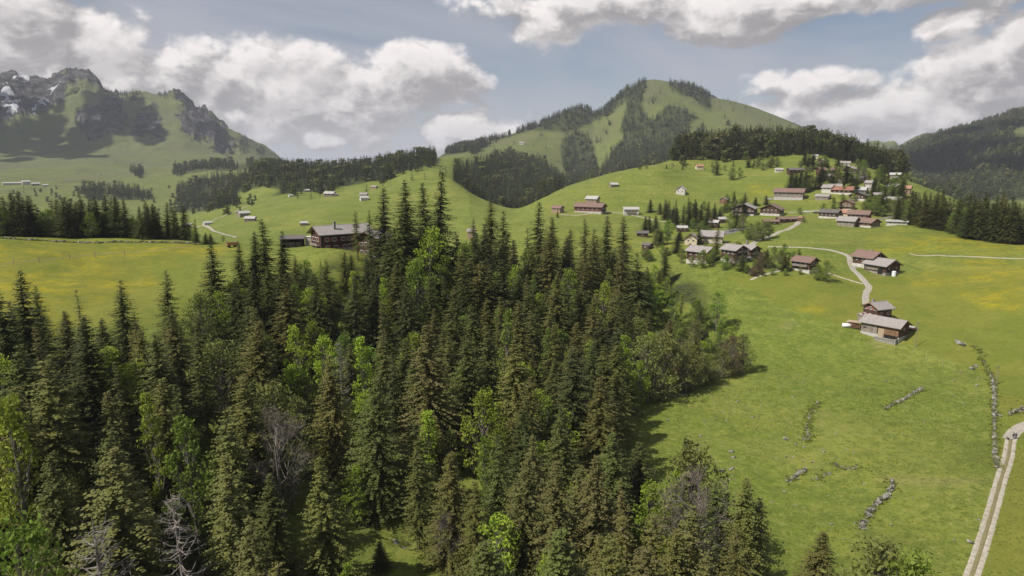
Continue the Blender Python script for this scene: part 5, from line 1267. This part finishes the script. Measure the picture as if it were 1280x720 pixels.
H('timber_chalet', 'pale-roofed chalet among trees above the cream villa', 'chalet', 890, 285, 14, 9, 7, -18, 26, 'dark', 'roof_light', None, 2)
H('timber_chalet', 'white-roofed chalet right above the grey car park', 'chalet', 903, 279, 10, 8, 5, 25, 25, 'dark', 'roof_light', None, 2)
H('farmhouse', 'pinkish house seen between tall spruces right of the large red-windowed chalet', 'house', 589, 297, 9, 10, 8, -10, 28, 'pink', 'roof_grey', None, 2)
# --- far huts on the left hill meadow
for k, (px, py, w_, lab, wl, rf) in enumerate([
 (411,246,12,'largest grey-roofed hut on the upper edge of the far hill meadow','grey','roof_light'),(421,245,4,'tiny brown shed right of the largest grey hill hut','brown','roof_grey'),(407,236,6,'small hut at the wood edge above the largest grey hill hut','white','roof_light'),
 (384,240,6,'low pale hut at the wood edge left of the largest grey hill hut','grey','roof_light'),(364,246,5,'tiny white hut far left on the hill meadow edge','white','roof_light'),(454,246,9,'white-fronted hut right of the largest grey hill hut','white','roof_grey'),
 (456,251,10,'lower front hut of the close pair on the hill meadow','white','roof_light'),(467,236,7,'lone brown-grey hut high on the hill meadow','pink','roof_grey'),(380,282,9,'lone grey hut on the meadow above the large red-windowed chalet','grey','roof_light'),
 (306,270,13,'pale barn on the left edge of the hill meadow','grey','roof_light'),(312,277,12,'barn just below the pale barn on the hill meadow edge','grey','roof_light'),(260,281,9,'pale farm at the fork of the valley track','white','roof_light'),
 (234,284,10,'brown-grey farm at the end of the valley','pink','roof_grey')]):
    H('hay_hut', lab, 'hut', px, py, w_, w_ * .7, w_ * .35, [-20, 15, -30, 0, 25][k % 5], 27, wl, rf, None, 1 if w_ < 9 else 2, dmin=450)
H('farm_shed', 'long white-roofed cattle shed on the wide far meadow', 'shed', 20, 231, 27, 6, 2.2, 4, 16, 'white', 'roof_light', None, 6, dmin=1200)
H('hay_hut', 'tall end barn of the long white cattle shed', 'barn', 33, 231, 8, 6, 4, 10, 24, 'white', 'roof_light', None, 1, dmin=1200)
H('hay_hut', 'small hut right of the long white cattle shed', 'hut', 45, 232, 8, 5, 2.4, 5, 24, 'grey', 'roof_light', None, 1, dmin=1200)
H('hay_hut', 'smallest hut right of the long white cattle shed', 'hut', 57, 233, 5, 4, 1.6, 5, 24, 'grey', 'roof_light', None, 1, dmin=1200)
H('hay_hut', 'tiny white hut on the green shoulder left of the pointed mountain', 'hut', 652, 181, 6, 4, 2.4, 0, 24, 'white', 'roof_light', None, 1, dmin=1200)
# --- the large chalet at the edge of the forest, with its side shed
c0 = at(412, 308, 200); u = depth_of(c0) / F
gable_house('large_chalet', 'large dark log chalet with red shutters and pale roof behind the forest edge', 'chalet', 0, 0, 66*u, 30*u, 25*u, 24, 27, 'log', 'roof_grey', 'white', 2.0, 1.3,
    win=mwin('F', (-25*u, -16*u, -4*u, 4*u, 12*u, 20*u), 15*u, 1.15, 1.5) + mwin('F', (-25*u, -14*u, -2*u, 4*u, 10*u, 18*u), 5.5*u, 1.15, 1.5) + mwin('L', (-6*u, 1*u, 7*u), 15*u, 1.2, 1.6),
    chimney=[(-12*u, -2.5, 3.0), (14*u, -2.2, 1.6)], loc=c0 + Vector((13*u, 8*u, 0)), shutters=True, balcony=[('L', 0, 3.0, 7)], sink=5)
gable_house('chalet_wing', 'cross wing with pale gabled roof on the right end of the large chalet', 'house wing', 0, 0, 34*u, 26*u, 27*u, 60, 25, 'log', 'roof_grey', 'white', 2.0, 1.2,
    win=mwin('L', (-6*u, 0, 6*u), 16*u, 1.15, 1.5) + mwin('L', (-6*u, 0, 6*u), 6*u, 1.15, 1.5), loc=c0 + Vector((52*u, 10*u, 0)), shutters=True, sink=5)
s0 = at(366, 308, 200)
rt = empty('open_shed', (s0.x, s0.y, s0.z + .2), facing(s0, -6)); tag(rt, 'open dark lean-to shed left of the large chalet', 'shed')
d = MB(); d.box(-14*u, 14*u, 2.8, 3.0, -2, 3.1); d.box(-14*u, -14*u + .2, -2.8, 2.8, -2, 3.0); d.build('wall', MAT['dark'], rt)
d = MB(); d.add([(-15.5*u,-3.9,3.0),(15.5*u,-3.9,3.0),(15.5*u,3.6,3.7),(-15.5*u,3.6,3.7),(-15.5*u,-3.9,3.2),(15.5*u,-3.9,3.2),(15.5*u,3.6,3.9),(-15.5*u,3.6,3.9)], [(0,3,2,1),(4,5,6,7),(0,1,5,4),(1,2,6,5),(2,3,7,6),(3,0,4,7)]); d.build('roof', MAT['roof_dark'], rt)
for k in range(4):
    d = MB(); xx = (-13 + 8.5 * k) * u; d.box(xx - .12, xx + .12, -2.9, -2.66, -2, 3.06); d.build('post', MAT['dark'], rt)
d = MB(); d.box(-12*u, 10*u, -1.2, 2.2, -.5, 1.5); d.build('wood_stack', MAT['grey'], rt)
w0 = at(390, 306, 200); d = MB(); d.box(-2.1, 2.1, -1.6, 1.6, -2, 3.2); d.box(-2.3, 2.3, -1.8, 1.8, 3.2, 3.4)
rt = empty('white_annex', w0, facing(w0, -20)); tag(rt, 'small white plastered annex between the lean-to shed and the large chalet', 'annex'); d.build('wall', MAT['white'], rt)
d = MB(); d.box(-.5, .5, -1.68, -1.605, 0, 2.0); d.build('door', MAT['timber_light'], rt)

# ---------------------------------------------------------------- roads and tracks: sheets laid over the ground
def catmull(P_, n=14):
    P_ = [P_[0]] + list(P_) + [P_[-1]]; out = []
    for i in range(1, len(P_) - 2):
        p0, p1, p2, p3 = P_[i-1], P_[i], P_[i+1], P_[i+2]
        for k in range(n):
            t = k / n; out.append(.5 * ((2*p1) + (-p0+p2)*t + (2*p0-5*p1+4*p2-p3)*t*t + (-p0+3*p1-3*p2+p3)*t**3))
    out.append(P_[-2]); return out
def resample(P_, step):
    out = [P_[0]]; acc = 0
    for a, b_ in zip(P_[:-1], P_[1:]):
        L = (b_ - a).length; 
        while acc + L >= step:
            f = (step - acc) / L; a = a.lerp(b_, f); out.append(a.copy()); L = (b_ - a).length; acc = 0
        acc += L
    out.append(P_[-1]); return out
ROADS = []
def ribbon(name, label, cat, pix, width, mat, off=0.0, lift=.10, dmin=60, kind='structure', strips=4, edge=.25, step=.9, group=None):
    base = [Vector((q.x, q.y)) for q in (at(a, b_, dmin) for a, b_ in pix)]
    c = resample(catmull(base), step); ROADS.extend((p, width + 2 * abs(off)) for p in c); V = []; Fc = []
    for i, p in enumerate(c):
        t = (c[min(i + 1, len(c) - 1)] - c[max(i - 1, 0)]).normalized(); n = Vector((-t.y, t.x))
        wj = width * (1 + .10 * math.sin(i * .9) * edge + .16 * (vnoise(np.array([i * .4]), np.array([3.3]), 4)[0] - .5))
        for k in range(strips + 1):
            s = off + (k / strips - .5) * wj; q = p + n * s
            dip = -.14 if k in (0, strips) else 0
            V.append((q.x, q.y, ground(q.x, q.y) + lift + dip))
    m = strips + 1
    for i in range(len(c) - 1):
        for k in range(strips): Fc.append((i*m + k, (i+1)*m + k, (i+1)*m + k + 1, i*m + k + 1))
    o = bpy.data.objects.new(name, np_mesh(name, V, Fc, mat)); COL.objects.link(o); tag(o, label, cat, group, kind); return o
TR = [(1206,740),(1216,716),(1228,680),(1240,640),(1251,600),(1260,572),(1264,548),(1268,538),(1280,531),(1300,526)]
ribbon('farm_track', 'brownish grass strip between the ruts of the farm track', 'track', TR, .8, MAT['verge'], lift=.09)
for s in (-1, 1): ribbon('farm_track', '%s pale wheel rut of the farm track at the lower right' % ('left' if s > 0 else 'right'), 'track', TR, 1.05, MAT['rut'], off=s * .82)
ribbon('farm_track', 'gravel turning place where the farm track leaves the photo', 'track', [(1262,549),(1267,541),(1275,535),(1290,531),(1320,528)], 3.4, MAT['gravel'], lift=.13)
ribbon('gravel_road', 'pale gravel road winding up from the lowest farmhouse', 'road', [(1095,394),(1087,388),(1082,378),(1083,366),(1086,359),(1081,352),(1074,344),(1066,336),(1063,328),(1061,321),(1054,317),(1044,314),(1034,312)], 3.1, MAT['gravel'])
ribbon('gravel_road', 'faint cross track from the road bend toward the lower chalets', 'road', [(1036,312),(1015,310),(990,309),(960,308)], 2.2, MAT['rut'])
ribbon('gravel_road', 'short spur from the road to the dark brown barn', 'road', [(1064,334),(1072,333),(1080,334)], 3.0, MAT['gravel'], lift=.13)
ribbon('footpath', 'narrow path from the bushy green tree down to the road', 'path', [(1079,355),(1062,350),(1046,345),(1034,341)], 1.2, MAT['rut'])
ribbon('footpath', 'narrow path from the small dark chalet', 'path', [(980,337),(968,340),(950,345),(938,350)], 1.4, MAT['rut'])
ribbon('village_road', 'grey road climbing past the lower chalets', 'road', [(938,309),(945,302),(958,297),(972,291),(986,286),(995,281),(998,277),(1004,272)], 4.0, MAT['gravel'])
ribbon('village_road', 'road crossing in front of the half-timbered chalet', 'road', [(985,266),(1000,265),(1015,264),(1030,263)], 7.0, MAT['gravel'])
ribbon('village_road', 'asphalt village road behind the front barns', 'road', [(1085,278),(1096,275),(1110,272),(1122,268)], 4.5, MAT['asphalt'])
ribbon('village_road', 'light farm road along the left part of the village hill', 'road', [(700,268),(720,269),(760,265),(800,271),(830,277),(860,281)], 2.4, MAT['rut'])
ribbon('car_park', 'sloping grey car park above the cream villa', 'car park', [(900,293),(910,290),(922,287),(936,284)], 10, MAT['asphalt'], lift=.16)
ribbon('valley_track', 'white valley track to the pale farm on the far left slope', 'track', [(296,297),(280,293),(268,289),(258,283),(245,284),(236,287)], 3.2, MAT['gravel'], dmin=450, step=4, lift=.3)
ribbon('valley_track', 'straight track climbing the far hill meadow from the pale farm', 'track', [(262,278),(280,270),(300,262),(316,256)], 2.4, MAT['rut'], dmin=450, step=4, lift=.3)
ribbon('meadow_track', 'light straight track through the yellow meadow on the right', 'track', [(1137,317),(1170,319),(1220,321),(1290,323)], 1.6, MAT['rut'])
ribbon('meadow_track', 'pale path along the crest of the left yellow meadow', 'track', [(-30,333),(40,326),(100,320),(150,316),(200,312),(240,308)], .8, MAT['verge'])

# ---------------------------------------------------------------- stones
def rock_mesh(seed, flat=.6):
    r = random.Random(seed); bmn = MB(); n1, n2 = 7, 5; pts = []
    off = [r.uniform(0, 9) for _ in range(4)]
    for j in range(n2 + 1):
        ph = math.pi * j / n2
        for i in range(n1):
            th = 2 * math.pi * i / n1
            k = 1 + .28 * math.sin(2 * th + off[0] + ph) + .18 * math.sin(3 * th + off[1] - 2 * ph) + r.uniform(-.12, .12)
            pts.append((k * math.sin(ph) * math.cos(th), k * math.sin(ph) * math.sin(th) * .8, k * math.cos(ph) * flat))
    fs = [(j*n1 + i, (j+1)*n1 + i, (j+1)*n1 + (i+1) % n1, j*n1 + (i+1) % n1) for j in range(n2) for i in range(n1)]
    return pts, fs
RK = [rock_mesh(s) for s in range(8)]
rmesh = []
for k, (p, f) in enumerate(RK):
    q = MB(); q.add(p, f); rmesh.append(q.mesh('boulder', m_rock))
WALLS = []
def stone_wall(label, pix, width=.9, height=.8, gap=.0, seed=1, dmin=60, size=.5, cat='stone wall', name='stone_wall', base=None):
    base = [Vector((q.x, q.y)) for q in base] if base else [Vector((q.x, q.y)) for q in (at(a, b_, dmin) for a, b_ in pix)]; c = resample(catmull(base), .42 * size / .5)
    r = random.Random(seed); mb = MB()
    if len(c) < 400: WALLS.extend(c)
    for i, p in enumerate(c):
        for k in range(3):
            if r.random() < gap: continue
            s = size * (r.uniform(.25, .8) if r.random() < .8 else r.uniform(.8, 1.1)); x = p.x + r.gauss(0, width * .28); y = p.y + r.gauss(0, width * .28)
            z = ground(x, y) + r.uniform(-.1, height - .2) * (1 - gap * .6); a = r.uniform(0, 6.28)
            P_, F_ = RK[r.randint(0, 7)]; ca, sa = math.cos(a), math.sin(a)
            mb.add([(x + s * (q[0]*ca - q[1]*sa), y + s * (q[0]*sa + q[1]*ca), z + s * q[2]) for q in P_], F_)
    o = mb.build(name, m_rock); tag(o, label, cat); return o
stone_wall('curved mossy stone wall remnant low in the right meadow', [(1077,662),(1082,650),(1090,638),(1100,628),(1110,618),(1116,608),(1114,602)], 1.1, .9, .1, 1)
stone_wall('straight stone wall remnant in the middle of the right meadow', [(1106,512),(1116,506),(1126,502),(1136,496),(1146,490),(1154,486)], .9, .8, .2, 2)
stone_wall('thin vertical line of stones beside the forest side of the right meadow', [(1010,552),(1009,540),(1010,528),(1013,516),(1019,506),(1022,503)], .6, .4, .55, 3, size=.4)
stone_wall('left short dark stone wall of the central pair in the pasture', [(984,602),(990,599),(996,595),(1003,590),(1007,587)], .9, .8, .1, 4)
stone_wall('right short stone wall of the central pair in the pasture', [(1019,600),(1024,597),(1030,594),(1037,592)], .9, .5, .35, 5)
stone_wall('low stone heap line right above the central pair', [(1044,580),(1050,584),(1060,586),(1066,584),(1072,586)], 1.0, .5, .45, 6)
stone_wall('stone heap at the top of the pasture beside the thin stone line', [(1004,551),(1008,546),(1012,543)], 1.3, .6, .3, 7)
stone_wall('long dry stone wall along the right edge of the pasture', [(1246,585),(1244,565),(1243,540),(1243,515),(1243,495),(1241,478),(1238,468)], .8, .7, .3, 8)
stone_wall('scattered upper end of the long dry stone wall', [(1238,468),(1232,458),(1226,446),(1222,438),(1216,432)], 1.8, .4, .72, 9)
stone_wall('retaining wall of stones at the turning place on the right edge', [(1262,519),(1270,516),(1282,512),(1300,509)], .7, 1.3, .05, 10)
stone_wall('pale rubble heap at the forest edge in the shadow', [(812,500),(826,499),(840,496),(856,494)], 1.8, .5, .4, 11)
stone_wall('pale stones in a small clearing of the near forest', [(490,675),(500,678),(508,685)], 2.2, .5, .5, 12)
stone_wall('low grey stone wall along the crest behind the left yellow meadow', [], 1.0, .8, .5, 13, size=.7, base=[in_front(cx, D) for cx, D in ((-60,322),(0,322),(60,320),(120,316),(180,311),(240,303))])
stone_wall('rock garden on the bank below the three lower chalets', [(935,338),(948,336),(960,337),(972,338)], 3.5, .7, .55, 14, size=.6)
rr3 = random.Random(5); nb_ = 0
BOULD = [(1197,428,1.3,'dark boulder'),(1202,431,1.4,'brownish boulder'),(1219,458,1.0,'white boulder'),(1215,461,1.0,'white flat stone'),(1221,482,.7,'yellowish stone'),(1249,520,.8,'pale stone'),(982,549,.8,'white stone'),(1067,566,.4,'small stone'),(1030,565,.5,'small white stone'),(1005,559,.5,'small grey stone'),(914,565,.9,'white boulder'),(917,572,.6,'white stone'),(902,589,.9,'white boulder'),(913,587,.7,'grey stone'),(916,586,.6,'flat stone'),
         (1016,578,.5,'pale stone'),(1004,577,.4,'small pale stone'),(995,556,.5,'pale stone'),(983,571,.5,'small stone'),(1108,477,.5,'small pale stone'),(1213,678,.7,'yellowish stone'),(835,525,.5,'white stone'),(880,527,.5,'white stone'),(922,503,.5,'small white stone'),(941,522,.5,'white stone'),(952,507,.4,'white speck of a stone'),(876,545,.5,'pale stone'),(1046,543,.35,'small stone')]
for k in range(90):
    while True:
        a, b_ = rr3.uniform(860, 1230), rr3.uniform(430, 700)
        if polysd([(840,520),(930,460),(1010,470),(1060,560),(1060,600),(985,640),(900,600),(810,560)] if k < 62 else [(1000,440),(1220,470),(1235,700),(1000,700)], np.array([a]), np.array([b_]))[0] > 0: break
    BOULD.append((a, b_, rr3.uniform(.16, .42), 'small pale stone'))
for (a, b_, s, w_) in BOULD:
    q = at(a, b_); o = bpy.data.objects.new('boulder', rmesh[nb_ % 8]); COL.objects.link(o); nb_ += 1
    o.location = (q.x, q.y, q.z + .12 * s); o.rotation_euler = (0, 0, rr3.uniform(0, 6.28)); o.scale = (s, s, s * .8)
    tag(o, '%s on the right pasture, at %.1f%% across, %.1f%% down' % (w_, a / 12.8, b_ / 7.2), 'stone', 'stones scattered over the right pasture')

# ---------------------------------------------------------------- fence posts, poles, small yard things
pm = MB(); pm.tube([(0, 0, -.4), (0, 0, 1.5)], [.09, .08], 6); pm.tube([(0, 0, 1.5), (0, 0, 1.56)], [.08, .02], 6); pmesh = pm.mesh('fence_post', MAT['timber_light'])
posts = [(17,331,'first'),(49,328,'second'),(87,325,'third'),(119,322,'fourth'),(156,320,'fifth')]
tops = []
for a, b_, w_ in posts:
    q = at(a, b_); o = bpy.data.objects.new('fence_post', pmesh); COL.objects.link(o); o.location = q; o.scale = (1.4, 1.4, 1.5)
    tag(o, '%s pale fence post from the left in the left yellow meadow' % w_, 'fence post', 'fence posts in the left yellow meadow'); tops.append(q + Vector((0, 0, 1.7)))
wm = MB()
for p0_, p1_ in zip(tops[:-1], tops[1:]): wm.tube([p0_, p0_.lerp(p1_, .5) - Vector((0, 0, .12)), p1_], .02, 4)
o = wm.build('fence_wire', MAT['metal']); tag(o, 'thin wire strung between the pale posts in the left meadow', 'wire')
RP = [(1141,441),(1158,449),(1178,458),(1200,467),(1222,476)]
for k, (a, b_) in enumerate(RP):
    q = at(a, b_); o = bpy.data.objects.new('fence_post', pmesh); COL.objects.link(o); o.location = q
    tag(o, 'thin pasture post, %s along the fence right of the lowest farmhouse' % ['first', 'second', 'third', 'fourth', 'fifth'][k], 'fence post', 'posts of the pasture fence')
for (a, b_, h, lab) in [(1144, 434, 9.5, 'tall utility pole right of the lowest farmhouse'), (1245, 481, 6.5, 'leaning pole at the upper end of the long dry stone wall')]:
    q = at(a, b_); rt = empty('utility_pole', q, .3); tag(rt, lab, 'pole')
    d = MB(); d.tube([(0, 0, -1), (.05, 0, h)], [.15, .10], 8); d.build('post', MAT['grey'], rt)
    d = MB(); d.box(-.7, .7, -.05, .05, h - .7, h - .58); d.tube([(-.6, 0, h - .58), (-.6, 0, h - .4)], .05, 5); d.tube([(.6, 0, h - .58), (.6, 0, h - .4)], .05, 5); d.build('crossarm', MAT['metal'], rt)
# caravan-like white hay bale wrap, log pile, shed roof, trailer by the farmhouse
q = at(1058, 409); d = MB(); d.smooth = True
d.tube([(-1.6, 0, .75), (-1.5, 0, .75), (1.5, 0, .75), (1.6, 0, .75)], [.3, .8, .8, .3], 14); o = d.build('wrapped_bale', MAT['tarp']); o.location = q; o.rotation_euler.z = facing(q, 12); tag(o, 'white wrapped bale left of the brown log pile', 'bale')
q = at(1067, 409); rt = empty('log_pile', q, facing(q, -10)); tag(rt, 'brown log pile between the white bale and the weathered barn', 'log pile')
r5 = random.Random(3); d = MB()
for k in range(46):
    lvl = k // 10; xx = -2.2 + (k % 10) * .46 + lvl * .16
    d.tube([(xx, -1.4 + r5.uniform(-.1, .1), .2 + lvl * .38), (xx + r5.uniform(-.05, .05), 1.4, .2 + lvl * .38)], .2, 6)
d.build('logs', MAT['brown'], rt)
d = MB(); d.add([(-2.5,-1.7,2.2),(2.6,-1.7,2.3),(2.6,1.7,2.5),(-2.5,1.7,2.4)], [(0,1,2,3)]); d.box(-2.5, -2.4, -1.6, -1.5, 0, 2.2); d.box(2.4, 2.5, -1.6, -1.5, 0, 2.25); d.build('cover', MAT['timber_light'], rt)
H('garden_shed', 'small shed with white lean roof beside the road end at the farmhouse', 'shed', 1080, 402, 9, 8, 5, 35, 18, 'grey', 'roof_light', None, 1)
q = at(1139, 413); rt = empty('hay_trailer', q, facing(q, -20)); tag(rt, 'small trailer with a pale load right of the weathered barn', 'trailer')
d = MB(); d.box(-1.6, 1.6, -.9, .9, .7, .85); d.box(-1.6, 1.6, -.9, -.84, .85, 1.3); d.box(-1.6, 1.6, .84, .9, .85, 1.3); d.tube([(1.6, 0, .75), (2.7, 0, .55)], .05, 5); d.build('bed', MAT['dark'], rt)
for s in (-1, 1):
    d = MB(); d.tube([(0, s * .95, .45), (0, s * 1.12, .45)], .45, 14); d.build('wheel', MAT['black'], rt)
d = MB(); d.box(-1.4, 1.3, -.8, .8, .86, 1.55); d.build('load', MAT['concrete'], rt)
# small red excavator-like wagon on the left crest
q = at(290, 309, 200); rt = empty('farm_wagon', q, facing(q, 15)); tag(rt, 'orange red farm wagon on the crest left of the lean-to shed', 'wagon')
d = MB(); d.box(-1.9, 1.9, -.9, .9, .8, 1.0); d.add([(-1.9,-.9,1.0),(1.9,-.9,1.0),(1.9,.9,1.0),(-1.9,.9,1.0),(-2.1,-1.1,1.9),(2.1,-1.1,1.9),(2.1,1.1,1.9),(-2.1,1.1,1.9)], [(0,1,5,4),(1,2,6,5),(2,3,7,6),(3,0,4,7)]); d.build('body', MAT['roof_orange'], rt)
for xx in (-1.2, 1.2):
    for s in (-1, 1):
        d = MB(); d.tube([(xx, s * .92, .45), (xx, s * 1.1, .45)], .45, 12); d.build('wheel', MAT['black'], rt)
# parked cars in the village
def car(px, py, colname, label, yaw):
    q = at(px, py); rt = empty('parked_car', (q.x, q.y, q.z + .15), facing(q, yaw)); tag(rt, label, 'car', 'cars parked in the village')
    prof = [(-2.1, .35), (-2.1, .8), (-1.9, .95), (-1.3, 1.0), (-.8, 1.42), (.6, 1.45), (1.15, 1.0), (1.95, .88), (2.1, .7), (2.1, .35)]
    d = MB(); n = len(prof); d.add([(x, -.82, z) for x, z in prof] + [(x, .82, z) for x, z in prof], [tuple(range(n)), tuple(reversed(range(n, 2 * n)))] + [(i, i + n, (i + 1) % n + n, (i + 1) % n) for i in range(n)]); d.build('body', colname, rt)
    d = MB(); d.add([(-1.15, -.835, 1.02), (1.0, -.835, 1.02), (.55, -.835, 1.38), (-.75, -.835, 1.36), (-1.15, .835, 1.02), (1.0, .835, 1.02), (.55, .835, 1.38), (-.75, .835, 1.36)], [(0, 1, 2, 3), (7, 6, 5, 4)]); d.build('window', MAT['glass'], rt)
    for xx in (-1.3, 1.3):
        for s in (-1, 1):
            w_ = MB(); w_.tube([(xx, s * .72, .33), (xx, s * .86, .33)], .33, 12); w_.build('wheel', MAT['black'], rt)
cw = simple('white_car_paint', (.75, .75, .76), (.70, .70, .71), 1, .3); cb = simple('dark_car_paint', (.05, .055, .07), (.06, .065, .08), 1, .3)
car(1008, 266, cw, 'white car on the village road before the dark-roofed house', 10); car(962, 250, cw, 'white vehicle at the left end of the long red-brown barn', 5); car(1020, 267, cb, 'dark car on the village road, right of the white one', 8); car(944, 300, cb, 'dark car half way up the road past the lower chalets', 60)

# ---------------------------------------------------------------- two walkers and a dog on the track
import bmesh
def skin_figure(name, verts, edges, radii, mat, parent=None):
    """grow a body along a skeleton with the skin modifier, then keep the result as one mesh"""
    me_ = bpy.data.meshes.new(name); bm = bmesh.new(); lay = bm.verts.layers.skin.verify(); vs = [bm.verts.new(v) for v in verts]
    for a, b_ in edges: bm.edges.new((vs[a], vs[b_]))
    for v, r_ in zip(vs, radii): v[lay].radius = (r_, r_)
    vs[0][lay].use_root = True; bm.to_mesh(me_); bm.free()
    o = bpy.data.objects.new(name, me_); COL.objects.link(o)
    o.modifiers.new('skin', 'SKIN'); s = o.modifiers.new('smooth', 'SUBSURF'); s.levels = 2; s.render_levels = 2
    me_.materials.append(mat)
    if parent: o.parent = parent
    return o
def person(px, py, label, jacket, yaw, stride):
    q = at(px, py); s = stride
    V = [(0,0,.98),(0,0,1.18),(0,0,1.40),(0,.01,1.52),(0,.02,1.64),(0,.02,1.75), (-.09,0,.93),(-.10,s*.16,.50),(-.10,s*.22,.09),(-.10,s*.22-.14,.04), (.09,0,.93),(.10,-s*.14,.50),(.10,-s*.28,.12),(.10,-s*.28-.13,.05),
         (-.19,0,1.42),(-.25,-s*.10,1.16),(-.25,-s*.24,.95),(-.25,-s*.29,.87),(.19,0,1.42),(.25,s*.10,1.16),(.25,s*.10-.10,.95),(.25,s*.10-.15,.87)]
    E = [(0,1),(1,2),(2,3),(3,4),(4,5),(0,6),(6,7),(7,8),(8,9),(0,10),(10,11),(11,12),(12,13),(2,14),(14,15),(15,16),(16,17),(2,18),(18,19),(19,20),(20,21)]
    R_ = [.15,.14,.16,.065,.105,.07,.10,.075,.05,.04,.10,.075,.05,.04,.075,.052,.04,.035,.075,.052,.04,.035]
    o = skin_figure('person', V, E, R_, jacket); o.location = q + Vector((0, 0, .08)); o.rotation_euler.z = facing(q, yaw); tag(o, label, 'person', 'walkers on the farm track')
    hd = MB(); hd.smooth = True; hd.tube([(0, .03, 1.60), (0, .04, 1.68), (0, .03, 1.76), (0, .02, 1.81)], [.06, .115, .10, .03], 10); hd.build('hair', MAT['black'], o)
    fc = MB(); fc.smooth = True; fc.tube([(0, -.06, 1.56), (0, -.085, 1.63), (0, -.07, 1.72)], [.03, .07, .03], 8); fc.tube([(0, -.14, 1.64), (0, -.165, 1.625)], [.012, .016], 5); fc.build('face', MAT['skin'], o)
    for (x, y, z) in (V[17], V[21]):
        h_ = MB()
        h_.tube([(x, y, z + .02), (x, y - .01, z - .07)], [.035, .04], 6)
        for f_, L_ in enumerate((.06, .075, .08, .07)): h_.tube([(x, y + (f_ - 1.5) * .02, z - .06), (x, y + (f_ - 1.5) * .022 - .005, z - .06 - L_ * .6), (x, y + (f_ - 1.5) * .02 - .02, z - .06 - L_)], .009, 4)
        h_.tube([(x, y - .035, z - .01), (x, y - .07, z - .06)], .011, 4); h_.build('hand', MAT['skin'], o)
cl2 = simple('blue_black_jacket', (.025, .03, .05), (.035, .04, .06), 6, .85)
person(1266.5, 549, 'left walker in dark clothes on the farm track', MAT['cloth'], 10, 1.0)
person(1269.5, 549, 'right walker in dark clothes on the farm track', cl2, -5, -1.0)
q = at(1259.5, 550)
V = [(0,.0,.52),(0,.28,.53),(0,-.26,.55),(0,-.42,.68),(0,-.52,.76),(0,-.66,.72),(0,.42,.62),(0,.56,.74),(-.08,-.26,.36),(-.08,-.24,.20),(-.08,-.28,.04),(.08,-.26,.36),(.08,-.30,.20),(.08,-.34,.04),(-.08,.28,.38),(-.08,.36,.20),(-.08,.32,.04),(.08,.28,.38),(.08,.30,.20),(.08,.24,.04)]
E = [(0,1),(0,2),(2,3),(3,4),(4,5),(1,6),(6,7),(2,8),(8,9),(9,10),(2,11),(11,12),(12,13),(1,14),(14,15),(15,16),(1,17),(17,18),(18,19)]
R_ = [.13,.12,.15,.09,.085,.04,.035,.02,.06,.04,.035,.06,.04,.035,.075,.04,.035,.075,.04,.035]
o = skin_figure('dog', V, E, R_, MAT['fur']); o.location = q + Vector((0, 0, .05)); o.rotation_euler.z = facing(q, 40); tag(o, 'black dog walking left of the two walkers on the track edge', 'dog')
ea = MB(); ea.tube([(-.06, -.47, .82), (-.08, -.46, .90)], [.035, .008], 5); ea.tube([(.06, -.47, .82), (.08, -.46, .90)], [.035, .008], 5); ea.build('ear', MAT['fur'], o)
from mathutils.kdtree import KDTree
# ---- coarse tufts of grass over the near pastures
def tuft_mesh(seed, mat):
    r = random.Random(seed); mb = MB()
    for k in range(16):
        a = r.uniform(0, 6.283); L = r.uniform(.35, .8); q = Vector((r.gauss(0, .16), r.gauss(0, .16), -.05)); d = Vector((math.cos(a), math.sin(a), 0)); n = Vector((-d.y, d.x, 0)) * .05
        mb.add([q - n, q + n, q + d * L * .35 + n * .8 + Vector((0, 0, L * .8)), q + d * L * .8 + Vector((0, 0, L * .75)), q + d * L * .35 - n * .8 + Vector((0, 0, L * .8))], [(0, 1, 2, 4), (4, 2, 3, 3)])
    mb.f = [f if f[2] != f[3] else f[:3] for f in mb.f]
    return mb.mesh('tuft', mat)
m_tuft = foliage('grass_tufts', [(.22, .28, .045), (.28, .31, .06), (.24, .29, .05), (.36, .34, .12)], trans=.45, var=.1)
def scatter_plan(n, Dlo, Dhi, cx0, cx1, seed, thr):
    r = np.random.default_rng(seed); a0, a1 = az_from_cx(cx0), az_from_cx(cx1)
    a = r.uniform(a0, a1, n); D = np.sqrt(r.uniform(Dlo ** 2, Dhi ** 2, n)); x, y = D * np.sin(a), D * np.cos(a)
    k = (plan_sd(FOREST_PLAN, x, y) < 2) & (fbm(x / 7, y / 7, 3, seed) + .5 * fbm(x / 40, y / 40, 2, seed + 1) > thr + r.random(n) * .75)
    x, y = x[k], y[k]
    kd = KDTree(len(ROADS))
    for i_, (q, w_) in enumerate(ROADS): kd.insert((q.x, q.y, 0), i_)
    kd.balance(); ok = []
    for X_, Y_ in zip(x, y):
        c_, i_, d_ = kd.find((X_, Y_, 0)); ok.append(d_ > ROADS[i_][1] * .5 + .3)
    ok = np.array(ok); x, y = x[ok], y[ok]; z = ground(x, y); s = r.uniform(.2, .6, len(x)); return np.stack([x, y, z, s * .55, s], -1)
tf = np.concatenate([scatter_plan(42000, 100, 260, 780, 1420, 61, .55)])
rw = np.random.default_rng(77); wt = []
for p in WALLS:
    for k in range(2):
        X_, Y_ = p.x + rw.normal(0, .75), p.y + rw.normal(0, .75); s_ = rw.uniform(.5, 1.15); wt.append((X_, Y_, ground(X_, Y_), s_ * .9, s_))
tf = np.concatenate([tf, np.array(wt)])
tufts = [tuft_mesh(k, m_tuft) for k in range(4)]
stuff_forest('grass', 'tufted meadow grass over the near pastures', 'grass', tf, tufts, seed=14)
